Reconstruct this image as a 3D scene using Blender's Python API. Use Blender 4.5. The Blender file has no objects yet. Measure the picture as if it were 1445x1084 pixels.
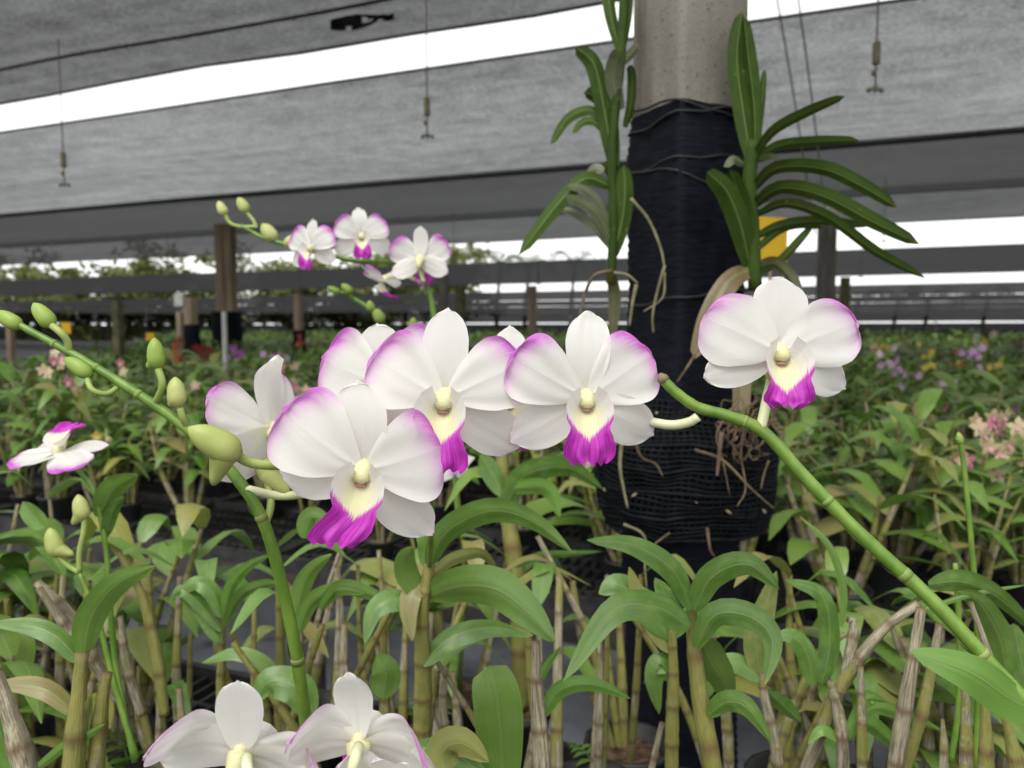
import bpy, math, random
from mathutils import Vector, Matrix, noise

R_ = math.radians
random.seed(7)
scene = bpy.context.scene
COL = scene.collection

# ------------------------------------------------------------------ camera
F = 1080.0                     # focal length in photograph pixels (1445 wide)
CZ = 1.25                      # eye height
PITCH = R_(4.1)
cam_d = bpy.data.cameras.new('camera')
cam_d.sensor_width = 36.0
cam_d.lens = F / 1445.0 * 36.0
cam_d.clip_start = 0.02
cam_d.clip_end = 2000.0
cam_d.dof.use_dof = True
cam_d.dof.focus_distance = 0.385
cam_d.dof.aperture_fstop = 11.5
cam = bpy.data.objects.new('camera', cam_d)
cam.location = (0, 0, CZ)
cam.rotation_euler = (math.pi / 2 - PITCH, 0, 0)
COL.objects.link(cam)
scene.camera = cam

# ------------------------------------------------------------------ world: overcast sky
world = bpy.data.worlds.new('World')
scene.world = world
world.use_nodes = True
wn, wl = world.node_tree.nodes, world.node_tree.links
wn.clear()
wo = wn.new('ShaderNodeOutputWorld')
bg = wn.new('ShaderNodeBackground')
sky = wn.new('ShaderNodeTexSky')
sky.sky_type = 'NISHITA'
sky.sun_disc = False
sky.sun_elevation = R_(58)
sky.sun_rotation = R_(200)
sky.dust_density = 3.0
hs = wn.new('ShaderNodeHueSaturation')
hs.inputs['Saturation'].default_value = 0.15
mx = wn.new('ShaderNodeMix'); mx.data_type = 'RGBA'
mx.inputs[0].default_value = 0.7
mx.inputs[7].default_value = (10.9, 11.0, 11.0, 1)          # even cloud layer
wl.new(sky.outputs[0], hs.inputs['Color'])
wl.new(hs.outputs[0], mx.inputs[6])
wl.new(mx.outputs[2], bg.inputs['Color'])
bg.inputs['Strength'].default_value = 0.105
wl.new(bg.outputs[0], wo.inputs['Surface'])

sun_d = bpy.data.lights.new('sun', 'SUN')
sun_d.energy = 1.2
sun_d.angle = R_(25)
sun_d.color = (1.0, 0.97, 0.92)
sun = bpy.data.objects.new('sun', sun_d)
sun.rotation_euler = (R_(32), 0, R_(-20))                    # high, from behind the camera
COL.objects.link(sun)

vs = scene.view_settings
vs.view_transform = 'Standard'
vs.look = 'None'
vs.gamma = 1.0
vs.exposure = 0.78
cy = scene.cycles
cy.use_denoising = True
cy.max_bounces = 8
cy.diffuse_bounces = 4
cy.glossy_bounces = 3
cy.transmission_bounces = 4
cy.transparent_max_bounces = 24
cy.sample_clamp_indirect = 6.0

# ------------------------------------------------------------------ helpers
FWD = Vector((0, math.cos(PITCH), -math.sin(PITCH)))
UPV = Vector((0, math.sin(PITCH), math.cos(PITCH)))
RGT = Vector((1, 0, 0))
CAM = Vector((0, 0, CZ))


def W(px, py, d):
    """a real point: the photograph's direction at distance d"""
    return CAM + d * (FWD + RGT * ((px - 722.5) / F) + UPV * ((542 - py) / F))


ROW = R_(22.4)                                                # the rows run across, a little away to the left
DU = Vector((math.cos(ROW), -math.sin(ROW), 0))
DV = Vector((math.sin(ROW), math.cos(ROW), 0))


def UVZ(u, v, z):
    return DU * u + DV * v + Vector((0, 0, z))


BENCH = 0.75                                                  # bench top height


def spline(pts, n):
    """Catmull-Rom through pts, n+1 samples"""
    P = [Vector(p) for p in pts]
    if len(P) == 2:
        return [P[0].lerp(P[1], i / n) for i in range(n + 1)]
    P = [P[0] * 2 - P[1]] + P + [P[-1] * 2 - P[-2]]
    m = len(P) - 3
    out = []
    for i in range(n + 1):
        x = i / n * m
        k = min(int(x), m - 1)
        t = x - k
        p0, p1, p2, p3 = P[k:k + 4]
        out.append(0.5 * ((2 * p1) + (p2 - p0) * t + (2 * p0 - 5 * p1 + 4 * p2 - p3) * t * t
                          + (3 * p1 - p0 - 3 * p2 + p3) * t ** 3))
    return out


class MB:
    """collects verts, faces, uvs and point attributes"""

    def __init__(self):
        self.v, self.f, self.uv, self.mi = [], [], [], []
        self.at = {}

    def add(self, vs_, fs, uvs=None, attrs=None, mi=0):
        o = len(self.v)
        self.v += [tuple(p) for p in vs_]
        self.f += [tuple(i + o for i in f) for f in fs]
        self.mi += [mi] * len(fs)
        self.uv += uvs if uvs else [(0.5, 0.5)] * len(vs_)
        for k in set(self.at) | set(attrs or {}):
            a = self.at.setdefault(k, [0.0] * o)
            a += list((attrs or {}).get(k, [0.0] * len(vs_)))
        return self

    def mesh(self, name, mats, smooth=True):
        me = bpy.data.meshes.new(name)
        me.from_pydata(self.v, [], self.f)
        ul = me.uv_layers.new(name='UVMap')
        li = [0] * len(me.loops)
        me.loops.foreach_get('vertex_index', li)
        flat = []
        for i in li:
            flat += self.uv[i]
        ul.data.foreach_set('uv', flat)
        for k, a in self.at.items():
            at = me.attributes.new(k, 'FLOAT', 'POINT')
            at.data.foreach_set('value', a)
        if not isinstance(mats, (list, tuple)):
            mats = [mats]
        for m in mats:
            me.materials.append(M[m])
        if len(mats) > 1:
            me.polygons.foreach_set('material_index', self.mi)
        me.polygons.foreach_set('use_smooth', [smooth] * len(me.polygons))
        me.update()
        return me


def link(name, me, parent=None, mat=None):
    o = bpy.data.objects.new(name, me)
    COL.objects.link(o)
    if parent is not None:
        o.parent = parent
    if mat is not None:
        o.matrix_basis = mat
    return o


def thing(name, label, cat, loc=(0, 0, 0), group=None):
    o = bpy.data.objects.new(name, None)
    o.empty_display_size = 0.05
    o.location = loc
    COL.objects.link(o)
    return tag(o, label, cat, group)


def tag(o, label=None, cat=None, group=None, kind=None):
    if label: o['label'] = label
    if cat: o['category'] = cat
    if group: o['group'] = group
    if kind: o['kind'] = kind
    return o


def part(name, mb, mats, root, smooth=True, off=None):
    """a mesh built in world coordinates, parented to an unrotated root"""
    off = root.location if off is None else off
    mb.v = [(p[0] - off[0], p[1] - off[1], p[2] - off[2]) for p in mb.v]
    return link(name, mb.mesh(name, mats, smooth), root)


def tree_copy(o, parent=None, loc=None, rz=None, sc=None):
    c = o.copy()
    COL.objects.link(c)
    if parent is not None:
        c.parent = parent
    if loc is not None: c.location = loc
    if rz is not None: c.rotation_euler = (0, 0, rz)
    if sc is not None: c.scale = (sc, sc, sc)
    for ch in list(o.children):
        tree_copy(ch, c)
    return c


def frames(path):
    n = len(path)
    T = [(path[min(i + 1, n - 1)] - path[max(i - 1, 0)]).normalized() for i in range(n)]
    a = Vector((0, 0, 1)) if abs(T[0].z) < 0.9 else Vector((1, 0, 0))
    u = (a - T[0] * a.dot(T[0])).normalized()
    out = []
    for t in T:
        u = (u - t * u.dot(t))
        u = u.normalized() if u.length > 1e-6 else t.orthogonal().normalized()
        out.append((t, u, t.cross(u)))
    return out


def tube(mb, path, rad, ns=8, attrs=None, mi=0, cap=True):
    """rad: number, or list per sample; attrs: name -> list per sample"""
    n = len(path)
    if not isinstance(rad, (list, tuple)): rad = [rad] * n
    fr = frames(path)
    v, uv, f = [], [], []
    at = {k: [] for k in (attrs or {})}
    for i in range(n):
        _, a, b = fr[i]
        for k in range(ns):
            th = 2 * math.pi * k / ns
            v.append(path[i] + (a * math.cos(th) + b * math.sin(th)) * rad[i])
            uv.append((k / ns, i / (n - 1)))
            for q in at: at[q].append(attrs[q][i])
    for i in range(n - 1):
        for k in range(ns):
            f.append((i * ns + k, i * ns + (k + 1) % ns, (i + 1) * ns + (k + 1) % ns, (i + 1) * ns + k))
    if cap:
        f.append(tuple(range(ns - 1, -1, -1)))
        f.append(tuple((n - 1) * ns + k for k in range(ns)))
    return mb.add(v, f, uv, at, mi)


def box(mb, c, sx, sy, sz, rot=None, mi=0):
    v = []
    for x in (-1, 1):
        for y in (-1, 1):
            for z in (-1, 1):
                p = Vector((x * sx / 2, y * sy / 2, z * sz / 2))
                if rot is not None: p = rot @ p
                v.append(Vector(c) + p)
    f = [(0, 1, 3, 2), (4, 6, 7, 5), (0, 4, 5, 1), (2, 3, 7, 6), (0, 2, 6, 4), (1, 5, 7, 3)]
    return mb.add(v, f, None, None, mi)


def lathe(mb, prof, ns=12, c=(0, 0, 0), mi=0, close=True):
    v, f, uv = [], [], []
    for i, (r, z) in enumerate(prof):
        for k in range(ns):
            th = 2 * math.pi * k / ns
            v.append((c[0] + r * math.cos(th), c[1] + r * math.sin(th), c[2] + z))
            uv.append((k / ns, i / (len(prof) - 1)))
    for i in range(len(prof) - 1):
        for k in range(ns):
            f.append((i * ns + k, i * ns + (k + 1) % ns, (i + 1) * ns + (k + 1) % ns, (i + 1) * ns + k))
    if close:
        f.append(tuple(range(ns - 1, -1, -1)))
        f.append(tuple((len(prof) - 1) * ns + k for k in range(ns)))
    return mb.add(v, f, uv, None, mi)


def blade(mb, path, hw, side, a=0.45, b=0.72, fold=0.18, nw=4, base=0.25, mi=0, wave=0.0, seed=0):
    """leaf blade along path; hw = half width; side = vector or list of vectors; base = relative width at the root"""
    n = len(path)
    pk = (a / (a + b)) ** a * (b / (a + b)) ** b
    v, uv, f = [], [], []
    for i in range(n):
        t = i / (n - 1)
        T = (path[min(i + 1, n - 1)] - path[max(i - 1, 0)]).normalized()
        s0 = side[i] if isinstance(side, list) else side
        S = s0 - T * s0.dot(T)
        S = S.normalized() if S.length > 1e-6 else T.orthogonal().normalized()
        N = S.cross(T)
        w = hw * max((t ** a) * ((1 - t) ** b) / pk, base * (1 - t) ** 3, 0.03)
        for j in range(nw + 1):
            s = -1 + 2 * j / nw
            wv = wave * hw * math.sin(t * 9 + s * 2.0 + seed) * abs(s)
            v.append(path[i] + S * (s * w * (1 - 0.08 * s * s)) + N * (fold * w * (1.5 * abs(s) - 0.75 * s * s) + wv))
            uv.append((j / nw, t))
    for i in range(n - 1):
        for j in range(nw):
            k = i * (nw + 1) + j
            f.append((k, k + 1, k + nw + 2, k + nw + 1))
    return mb.add(v, f, uv, None, mi)


# ------------------------------------------------------------------ materials
M = {}


class NT:
    def __init__(self, name):
        m = bpy.data.materials.new(name)
        m.use_nodes = True
        self.m, self.n, self.l = m, m.node_tree.nodes, m.node_tree.links
        self.n.clear()
        self.out = self.n.new('ShaderNodeOutputMaterial')
        M[name] = m

    def node(self, t, **kw):
        nd = self.n.new(t)
        for k, x in kw.items(): setattr(nd, k, x)
        return nd

    def put(self, sock, x):
        if isinstance(x, bpy.types.NodeSocket):
            self.l.new(x, sock)
        elif isinstance(x, (tuple, list)) and len(x) == 3 and sock.type == 'RGBA':
            sock.default_value = (*x, 1)
        else:
            sock.default_value = x

    def math(self, op, a, b=0.0, c=0.0, clamp=False):
        nd = self.node('ShaderNodeMath', operation=op, use_clamp=clamp)
        for i, x in enumerate((a, b, c)): self.put(nd.inputs[i], x)
        return nd.outputs[0]

    def mix(self, fac, a, b, blend='MIX'):
        nd = self.node('ShaderNodeMix', data_type='RGBA', blend_type=blend)
        self.put(nd.inputs[0], fac); self.put(nd.inputs[6], a); self.put(nd.inputs[7], b)
        return nd.outputs[2]

    def ramp(self, fac, lo, hi):
        nd = self.node('ShaderNodeMapRange', interpolation_type='SMOOTHSTEP')
        self.put(nd.inputs[0], fac)
        nd.inputs[1].default_value = lo; nd.inputs[2].default_value = hi
        return nd.outputs[0]

    def attr(self, name):
        return self.node('ShaderNodeAttribute', attribute_name=name).outputs['Fac']

    def uv(self):
        s = self.node('ShaderNodeSeparateXYZ')
        self.l.new(self.node('ShaderNodeTexCoord').outputs['UV'], s.inputs[0])
        return s.outputs[0], s.outputs[1]

    def vec(self, x, y, z=0.0):
        c = self.node('ShaderNodeCombineXYZ')
        for i, q in enumerate((x, y, z)): self.put(c.inputs[i], q)
        return c.outputs[0]

    def coord(self, kind='Object', scale=(1, 1, 1)):
        mp = self.node('ShaderNodeMapping')
        mp.inputs['Scale'].default_value = scale
        self.l.new(self.node('ShaderNodeTexCoord').outputs[kind], mp.inputs[0])
        return mp.outputs[0]

    def noise(self, vec, scale=5.0, detail=3.0, rough=0.55):
        nd = self.node('ShaderNodeTexNoise')
        self.put(nd.inputs['Vector'], vec)
        nd.inputs['Scale'].default_value = scale
        nd.inputs['Detail'].default_value = detail
        nd.inputs['Roughness'].default_value = rough
        return nd.outputs['Fac']

    def rnd(self):
        o = self.node('ShaderNodeObjectInfo').outputs['Random']
        return self.math('FRACT', self.math('ADD', o, self.attr('rnd')))

    def bump(self, h, strength=0.3, dist=0.001):
        b = self.node('ShaderNodeBump')
        b.inputs['Strength'].default_value = strength
        b.inputs['Distance'].default_value = dist
        self.l.new(h, b.inputs['Height'])
        return b.outputs[0]

    def pbsdf(self, col, rough=0.5, spec=0.5, normal=None):
        p = self.node('ShaderNodeBsdfPrincipled')
        self.put(p.inputs['Base Color'], col)
        self.put(p.inputs['Roughness'], rough)
        p.inputs['Specular IOR Level'].default_value = spec
        if normal is not None: self.l.new(normal, p.inputs['Normal'])
        return p.outputs[0]

    def transl(self, col):
        p = self.node('ShaderNodeBsdfTranslucent')
        self.put(p.inputs[0], col)
        return p.outputs[0]

    def mixs(self, fac, a, b):
        p = self.node('ShaderNodeMixShader')
        self.put(p.inputs[0], fac); self.l.new(a, p.inputs[1]); self.l.new(b, p.inputs[2])
        return p.outputs[0]

    def done(self, sh):
        self.l.new(sh, self.out.inputs['Surface'])


def mat_petal():
    t = NT('petal')
    u, v = t.uv()
    pk = t.attr('pink')
    st = t.noise(t.vec(t.math('MULTIPLY', u, 44.0), t.math('MULTIPLY', v, 4.0), t.math('MULTIPLY', t.rnd(), 20)), 1.0, 5, 0.7)
    blot = t.noise(t.vec(u, v, t.math('MULTIPLY', t.rnd(), 9)), 6.0, 3)
    k = t.math('ADD', pk, t.math('MULTIPLY', t.math('SUBTRACT', st, 0.5), t.math('MULTIPLY', pk, 1.5)))
    k = t.math('ADD', k, t.math('MULTIPLY', t.math('SUBTRACT', blot, 0.5), t.math('MULTIPLY', pk, 0.7)), clamp=True)
    gr = t.attr('green')
    white = t.mix(gr, (0.82, 0.805, 0.77), (0.66, 0.70, 0.36))
    col = t.mix(k, white, (0.60, 0.10, 0.60))
    vn = t.noise(t.vec(t.math('MULTIPLY', u, 60.0), t.math('MULTIPLY', v, 3.0)), 1.0, 3, 0.6)
    col = t.mix(t.math('MULTIPLY', t.ramp(vn, 0.50, 0.68), 0.16), col, (0.62, 0.62, 0.55))
    spot = t.ramp(t.noise(t.vec(u, v, t.math('MULTIPLY', t.rnd(), 40)), 26.0, 1), 0.80, 0.83)
    col = t.mix(t.math('MULTIPLY', spot, 0.8), col, (0.30, 0.16, 0.05))
    mid = t.ramp(t.math('ABSOLUTE', t.math('SUBTRACT', u, 0.5)), 0.0, 0.035)
    vein = t.noise(t.vec(t.math('MULTIPLY', u, 34.0), t.math('MULTIPLY', v, 1.5)), 1.0, 3)
    h = t.math('ADD', vein, t.math('MULTIPLY', mid, 0.6))
    nb = t.bump(h, 0.16, 0.0007)
    p = t.pbsdf(col, 0.45, 0.35, nb)
    t.done(t.mixs(0.40, p, t.transl(t.mix(0.5, col, (0.88, 0.85, 0.80)))))


def mat_lip():
    t = NT('lip')
    u, v = t.uv()
    pk, ye = t.attr('pink'), t.attr('yellow')
    st = t.noise(t.vec(t.math('MULTIPLY', u, 30.0), t.math('MULTIPLY', v, 2.0)), 1.0, 4, 0.65)
    k = t.ramp(t.math('ADD', pk, t.math('MULTIPLY', t.math('SUBTRACT', st, 0.5), 1.1)), 0.34, 0.66)
    base = t.mix(ye, (0.82, 0.80, 0.76), (0.80, 0.77, 0.47))
    mag = t.mix(t.ramp(st, 0.3, 0.7), (0.43, 0.010, 0.38), (0.66, 0.08, 0.60))
    col = t.mix(k, base, mag)
    nb = t.bump(st, 0.45, 0.0012)
    p = t.pbsdf(col, 0.4, 0.4, nb)
    t.done(t.mixs(0.25, p, t.transl(col)))


def mat_simple(name, lo, hi, rough=0.5, spec=0.4, scale=20, coord='Object', sc=(1, 1, 1), bump=0.0, bd=0.001, trans=0.0):
    t = NT(name)
    nz = t.noise(t.coord(coord, sc), scale, 4)
    col = t.mix(t.ramp(nz, 0.3, 0.7), lo, hi)
    nb = t.bump(nz, bump, bd) if bump else None
    p = t.pbsdf(col, rough, spec, nb)
    if trans: p = t.mixs(trans, p, t.transl(col))
    t.done(p)


def mat_leaf(name, lo, hi, old, rough=0.33, oldp=0.95, spec=0.55, trans=0.24, sheen=(0.23, 0.30, 0.15)):
    t = NT(name)
    u, v = t.uv()
    r = t.rnd()
    col = t.mix(r, lo, hi)
    blot = t.noise(t.vec(u, t.math('MULTIPLY', v, 3.0), t.math('MULTIPLY', r, 50)), 2.5, 4)
    col = t.mix(t.math('MULTIPLY', t.ramp(blot, 0.40, 0.70), 0.75), col, hi)
    isold = t.math('GREATER_THAN', t.math('FRACT', t.math('MULTIPLY', r, 17.31)), oldp)
    tip = t.math('MULTIPLY', t.ramp(v, 0.94, 1.02), t.math('GREATER_THAN', t.math('FRACT', t.math('MULTIPLY', r, 7.7)), 0.6))
    col = t.mix(t.math('MAXIMUM', t.math('MULTIPLY', isold, t.ramp(blot, 0.25, 0.55)), tip), col, old)
    mid = t.ramp(t.math('ABSOLUTE', t.math('SUBTRACT', u, 0.5)), 0.0, 0.05)
    col = t.mix(t.math('SUBTRACT', 1.0, mid), col, t.mix(0.65, col, (0.20, 0.27, 0.09)))
    dust = t.ramp(t.noise(t.coord('Object'), 45.0, 5, 0.7), 0.45, 0.75)
    col = t.mix(t.math('MULTIPLY', dust, 0.22), col, sheen)
    fine = t.noise(t.vec(t.math('MULTIPLY', u, 40.0), t.math('MULTIPLY', v, 1.2), r), 1.0, 2)
    col = t.mix(t.math('MULTIPLY', t.ramp(fine, 0.35, 0.65), 0.30), col, t.mix(0.55, col, (0.02, 0.05, 0.008)))
    spots = t.ramp(t.noise(t.coord('Object'), 130.0, 2), 0.70, 0.76)
    col = t.mix(t.math('MULTIPLY', spots, 0.5), col, (0.20, 0.19, 0.09))
    nb = t.bump(t.math('ADD', fine, mid), 0.25, 0.0008)
    p = t.pbsdf(col, t.math('ADD', rough, t.math('MULTIPLY', dust, 0.22)), spec, nb)
    t.done(t.mixs(trans, p, t.transl(t.mix(0.5, col, (0.16, 0.26, 0.03)))))


def mat_cane():
    t = NT('cane')
    u, v = t.uv()
    seg, nd = t.attr('seg'), t.attr('node')
    r = t.rnd()
    nz = t.noise(t.coord('Object', (60, 60, 14)), 3.0, 5, 0.65)
    stri = t.noise(t.vec(t.math('MULTIPLY', u, 22.0), t.math('MULTIPLY', v, 9.0), t.math('MULTIPLY', r, 30)), 1.0, 4, 0.6)
    big = t.noise(t.vec(u, t.math('MULTIPLY', v, 7.0), t.math('MULTIPLY', r, 60)), 2.0, 3)
    fresh = t.mix(nz, (0.095, 0.122, 0.026), (0.36, 0.325, 0.100))
    dry = t.mix(t.ramp(stri, 0.3, 0.7), (0.13, 0.112, 0.068), (0.44, 0.395, 0.275))
    k = t.ramp(t.math('ADD', seg, t.math('MULTIPLY', t.math('SUBTRACT', big, 0.5), 1.3)), 0.47, 0.68)
    col = t.mix(k, fresh, dry)
    col = t.mix(t.math('MULTIPLY', t.ramp(nz, 0.58, 0.72), 0.55), col, (0.055, 0.042, 0.025))
    col = t.mix(t.math('MULTIPLY', nd, 0.85), col, t.mix(nz, (0.06, 0.038, 0.018), (0.22, 0.14, 0.065)))
    t.done(t.pbsdf(col, t.math('ADD', 0.42, t.math('MULTIPLY', k, 0.35)), 0.35, t.bump(t.math('ADD', stri, nz), 0.7, 0.0022)))


def mat_net(name, thru, lo=0.75, hi=1.25, thread=0.03):
    """woven shade cloth: light passes between the threads"""
    t = NT(name)
    st = t.noise(t.coord('UV', (0.3, 5.0, 1)), 1.6, 4, 0.6)                 # drawn threads and folds along the roll
    fine = t.noise(t.coord('UV', (34.0, 46.0, 1)), 1.0, 3, 0.8)            # grain of the weave
    blot = t.noise(t.coord('UV', (4.5, 6.0, 1)), 1.0, 4, 0.7)               # dust and litter lying on top
    wide = t.noise(t.coord('UV', (0.22, 0.5, 1)), 1.0, 3)
    k = t.math('ADD', t.math('MULTIPLY', st, 0.14), t.math('ADD', t.math('MULTIPLY', fine, 0.40),
               t.math('ADD', t.math('MULTIPLY', blot, 0.22), t.math('MULTIPLY', wide, 0.24))))
    mr = t.node('ShaderNodeMapRange')
    t.put(mr.inputs[0], k)
    mr.inputs[1].default_value = 0.41; mr.inputs[2].default_value = 0.59; mr.clamp = False
    mr.inputs[3].default_value = thru * lo; mr.inputs[4].default_value = thru * hi
    f = t.math('MAXIMUM', mr.outputs[0], 0.0, clamp=True)
    d = t.pbsdf((thread, thread, thread * 1.08), 0.6, 0.15)
    d = t.mixs(0.35, d, t.transl((thread * 2, thread * 2, thread * 2.1)))
    tr = t.node('ShaderNodeBsdfTransparent')
    t.done(t.mixs(f, d, tr.outputs[0]))


def mat_concrete():
    t = NT('concrete')
    a = t.noise(t.coord('Object', (1, 1, 0.3)), 9.0, 5)
    b = t.noise(t.coord('Object'), 160.0, 3)
    c = t.noise(t.coord('Object', (1, 1, 0.12)), 22.0, 3)
    col = t.mix(t.ramp(a, 0.3, 0.7), (0.135, 0.126, 0.105), (0.24, 0.225, 0.19))
    col = t.mix(t.ramp(c, 0.55, 0.75), col, (0.11, 0.09, 0.07))
    col = t.mix(t.ramp(b, 0.62, 0.70), col, (0.08, 0.07, 0.055))
    t.done(t.pbsdf(col, 0.85, 0.2, t.bump(t.math('ADD', a, b), 0.5, 0.002)))


def mat_mat():
    """woven plastic ground cover with pale guide threads, wet"""
    t = NT('ground_cover')
    uvc = t.coord('UV')
    s = t.node('ShaderNodeSeparateXYZ'); t.l.new(uvc, s.inputs[0])
    gx = t.math('LESS_THAN', t.math('FRACT', t.math('MULTIPLY', s.outputs[0], 11.0)), 0.05)
    gy = t.math('LESS_THAN', t.math('FRACT', t.math('MULTIPLY', s.outputs[1], 11.0)), 0.05)
    grid = t.math('MAXIMUM', gx, gy)
    wv = t.noise(t.coord('UV', (70, 260, 1)), 1.0, 2)
    d = t.noise(uvc, 3.2, 5)
    col = t.mix(t.ramp(d, 0.35, 0.7), (0.26, 0.275, 0.31), (0.46, 0.48, 0.53))
    col = t.mix(t.math('MULTIPLY', grid, 0.55), col, (0.33, 0.45, 0.55))
    col = t.mix(t.ramp(t.noise(uvc, 6.0, 4), 0.60, 0.78), col, (0.07, 0.07, 0.05))
    t.done(t.pbsdf(col, t.math('ADD', 0.20, t.math('MULTIPLY', d, 0.3)), 0.6, t.bump(wv, 0.25, 0.001)))


mat_petal(); mat_lip(); mat_cane(); mat_concrete(); mat_mat()
mat_leaf('leaf', (0.070, 0.160, 0.024), (0.155, 0.275, 0.052), (0.36, 0.30, 0.07), oldp=2.0)
mat_leaf('leaf_fresh', (0.115, 0.25, 0.035), (0.17, 0.33, 0.06), (0.30, 0.30, 0.06), oldp=2.0)
mat_leaf('leaf_old', (0.15, 0.20, 0.050), (0.29, 0.30, 0.085), (0.26, 0.22, 0.075), oldp=0.7, sheen=(0.3, 0.27, 0.15))
mat_leaf('leaf_far', (0.060, 0.155, 0.018), (0.175, 0.285, 0.050), (0.30, 0.28, 0.07), oldp=0.94)
mat_leaf('vanda_leaf', (0.020, 0.040, 0.004), (0.042, 0.075, 0.009), (0.16, 0.12, 0.03), rough=0.6, oldp=2.0, spec=0.15, trans=0.06, sheen=(0.08, 0.12, 0.03))
mat_leaf('vanda_pale', (0.085, 0.10, 0.05), (0.14, 0.155, 0.09), (0.3, 0.25, 0.1), oldp=2.0, sheen=(0.25, 0.28, 0.2))
mat_leaf('vanda_dry', (0.07, 0.072, 0.028), (0.12, 0.11, 0.048), (0.17, 0.12, 0.05), oldp=0.6, sheen=(0.25, 0.22, 0.14))
mat_simple('column', (0.70, 0.68, 0.36), (0.78, 0.76, 0.50), 0.6, 0.25, 60, trans=0.25)
mat_simple('anther', (0.62, 0.58, 0.30), (0.76, 0.73, 0.46), 0.65, 0.2, 90)
mat_simple('throat', (0.30, 0.13, 0.12), (0.52, 0.33, 0.26), 0.5, 0.4, 40)
mat_simple('bud', (0.36, 0.42, 0.11), (0.56, 0.58, 0.24), 0.42, 0.4, 28, sc=(1, 1, 1), bump=0.2, trans=0.2)
mat_simple('bud_green', (0.22, 0.34, 0.05), (0.36, 0.48, 0.11), 0.42, 0.4, 28, bump=0.2, trans=0.2)
mat_simple('spike', (0.075, 0.165, 0.016), (0.18, 0.29, 0.045), 0.38, 0.5, 70, sc=(1, 1, .45), bump=0.25)
mat_simple('node_sheath', (0.15, 0.25, 0.05), (0.26, 0.30, 0.11), 0.55, 0.3, 80)
mat_simple('stalk_pale', (0.55, 0.60, 0.30), (0.70, 0.72, 0.48), 0.45, 0.4, 50, trans=0.15)
mat_simple('stalk_green', (0.24, 0.33, 0.075), (0.36, 0.44, 0.13), 0.45, 0.4, 50, trans=0.1)
mat_simple('dead_cane', (0.20, 0.15, 0.095), (0.40, 0.32, 0.22), 0.8, 0.2, 40, sc=(1, 1, .2), bump=0.8, bd=0.002)
mat_simple('root', (0.05, 0.036, 0.022), (0.17, 0.125, 0.075), 0.8, 0.2, 60, bump=0.5)
mat_simple('root_green', (0.10, 0.10, 0.045), (0.22, 0.20, 0.12), 0.8, 0.2, 60, bump=0.5)
mat_simple('black_plastic', (0.010, 0.010, 0.011), (0.030, 0.029, 0.028), 0.55, 0.4, 30)
mat_simple('husk', (0.035, 0.022, 0.012), (0.15, 0.10, 0.06), 0.9, 0.1, 70, bump=1.0, bd=0.006)
mat_simple('wrap_net', (0.0022, 0.0028, 0.0055), (0.0065, 0.0078, 0.013), 0.65, 0.10, 40, sc=(1, 1, 6), bump=0.6, bd=0.002)
mat_simple('strand', (0.003, 0.0035, 0.005), (0.009, 0.010, 0.013), 0.7, 0.12, 60)
mat_simple('soil', (0.035, 0.028, 0.018), (0.10, 0.085, 0.055), 0.9, 0.2, 3.0, bump=0.6, bd=0.02)
mat_simple('bench_metal', (0.012, 0.012, 0.012), (0.045, 0.04, 0.035), 0.6, 0.4, 10)
mat_simple('wood', (0.20, 0.15, 0.10), (0.36, 0.29, 0.21), 0.8, 0.2, 14, sc=(1, 1, .1), bump=0.4)
mat_simple('mossy_wood', (0.06, 0.07, 0.03), (0.17, 0.15, 0.085), 0.85, 0.2, 14, bump=0.4)
mat_simple('yellow_card', (0.66, 0.40, 0.005), (0.72, 0.46, 0.01), 0.5, 0.4, 5)
mat_simple('cable', (0.012, 0.012, 0.012), (0.03, 0.03, 0.03), 0.6, 0.3, 5)
mat_simple('line', (0.10, 0.10, 0.085), (0.18, 0.18, 0.15), 0.6, 0.3, 5)
mat_simple('weight', (0.13, 0.12, 0.07), (0.22, 0.20, 0.13), 0.6, 0.3, 30)
mat_simple('nozzle', (0.10, 0.14, 0.10), (0.22, 0.27, 0.20), 0.5, 0.4, 30)
mat_simple('pale_pvc', (0.42, 0.41, 0.38), (0.52, 0.51, 0.48), 0.5, 0.4, 10)
mat_simple('tree_leaf', (0.06, 0.09, 0.02), (0.19, 0.20, 0.06), 0.6, 0.3, 0.8, trans=0.35)
mat_simple('palm_leaf', (0.05, 0.085, 0.02), (0.11, 0.14, 0.04), 0.55, 0.3, 0.8, trans=0.3)
mat_simple('bark', (0.07, 0.055, 0.04), (0.16, 0.13, 0.10), 0.9, 0.1, 6)
mat_simple('fern', (0.10, 0.19, 0.035), (0.17, 0.28, 0.07), 0.5, 0.3, 20, trans=0.3)
mat_simple('cut_end', (0.45, 0.48, 0.25), (0.6, 0.6, 0.4), 0.6, 0.3, 40)
mat_simple('cut_pink', (0.42, 0.25, 0.18), (0.5, 0.32, 0.24), 0.6, 0.3, 40)
for nm, lo, hi in (('bloom_purple', (0.30, 0.03, 0.32), (0.52, 0.16, 0.55)), ('bloom_red', (0.15, 0.018, 0.018), (0.27, 0.05, 0.04)),
                   ('bloom_orange', (0.42, 0.10, 0.03), (0.55, 0.22, 0.06)), ('bloom_pink', (0.55, 0.14, 0.25), (0.66, 0.34, 0.40)),
                   ('bloom_cream', (0.55, 0.45, 0.26), (0.66, 0.56, 0.36)), ('bloom_lilac', (0.50, 0.30, 0.48), (0.62, 0.45, 0.60)),
                   ('bloom_yellow', (0.50, 0.40, 0.04), (0.60, 0.50, 0.12)), ('bloom_white', (0.70, 0.68, 0.64), (0.78, 0.76, 0.72))):
    mat_simple(nm, lo, hi, 0.5, 0.3, 30, trans=0.25)
mat_net('net_near', 0.085, 0.35, 1.65)
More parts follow.
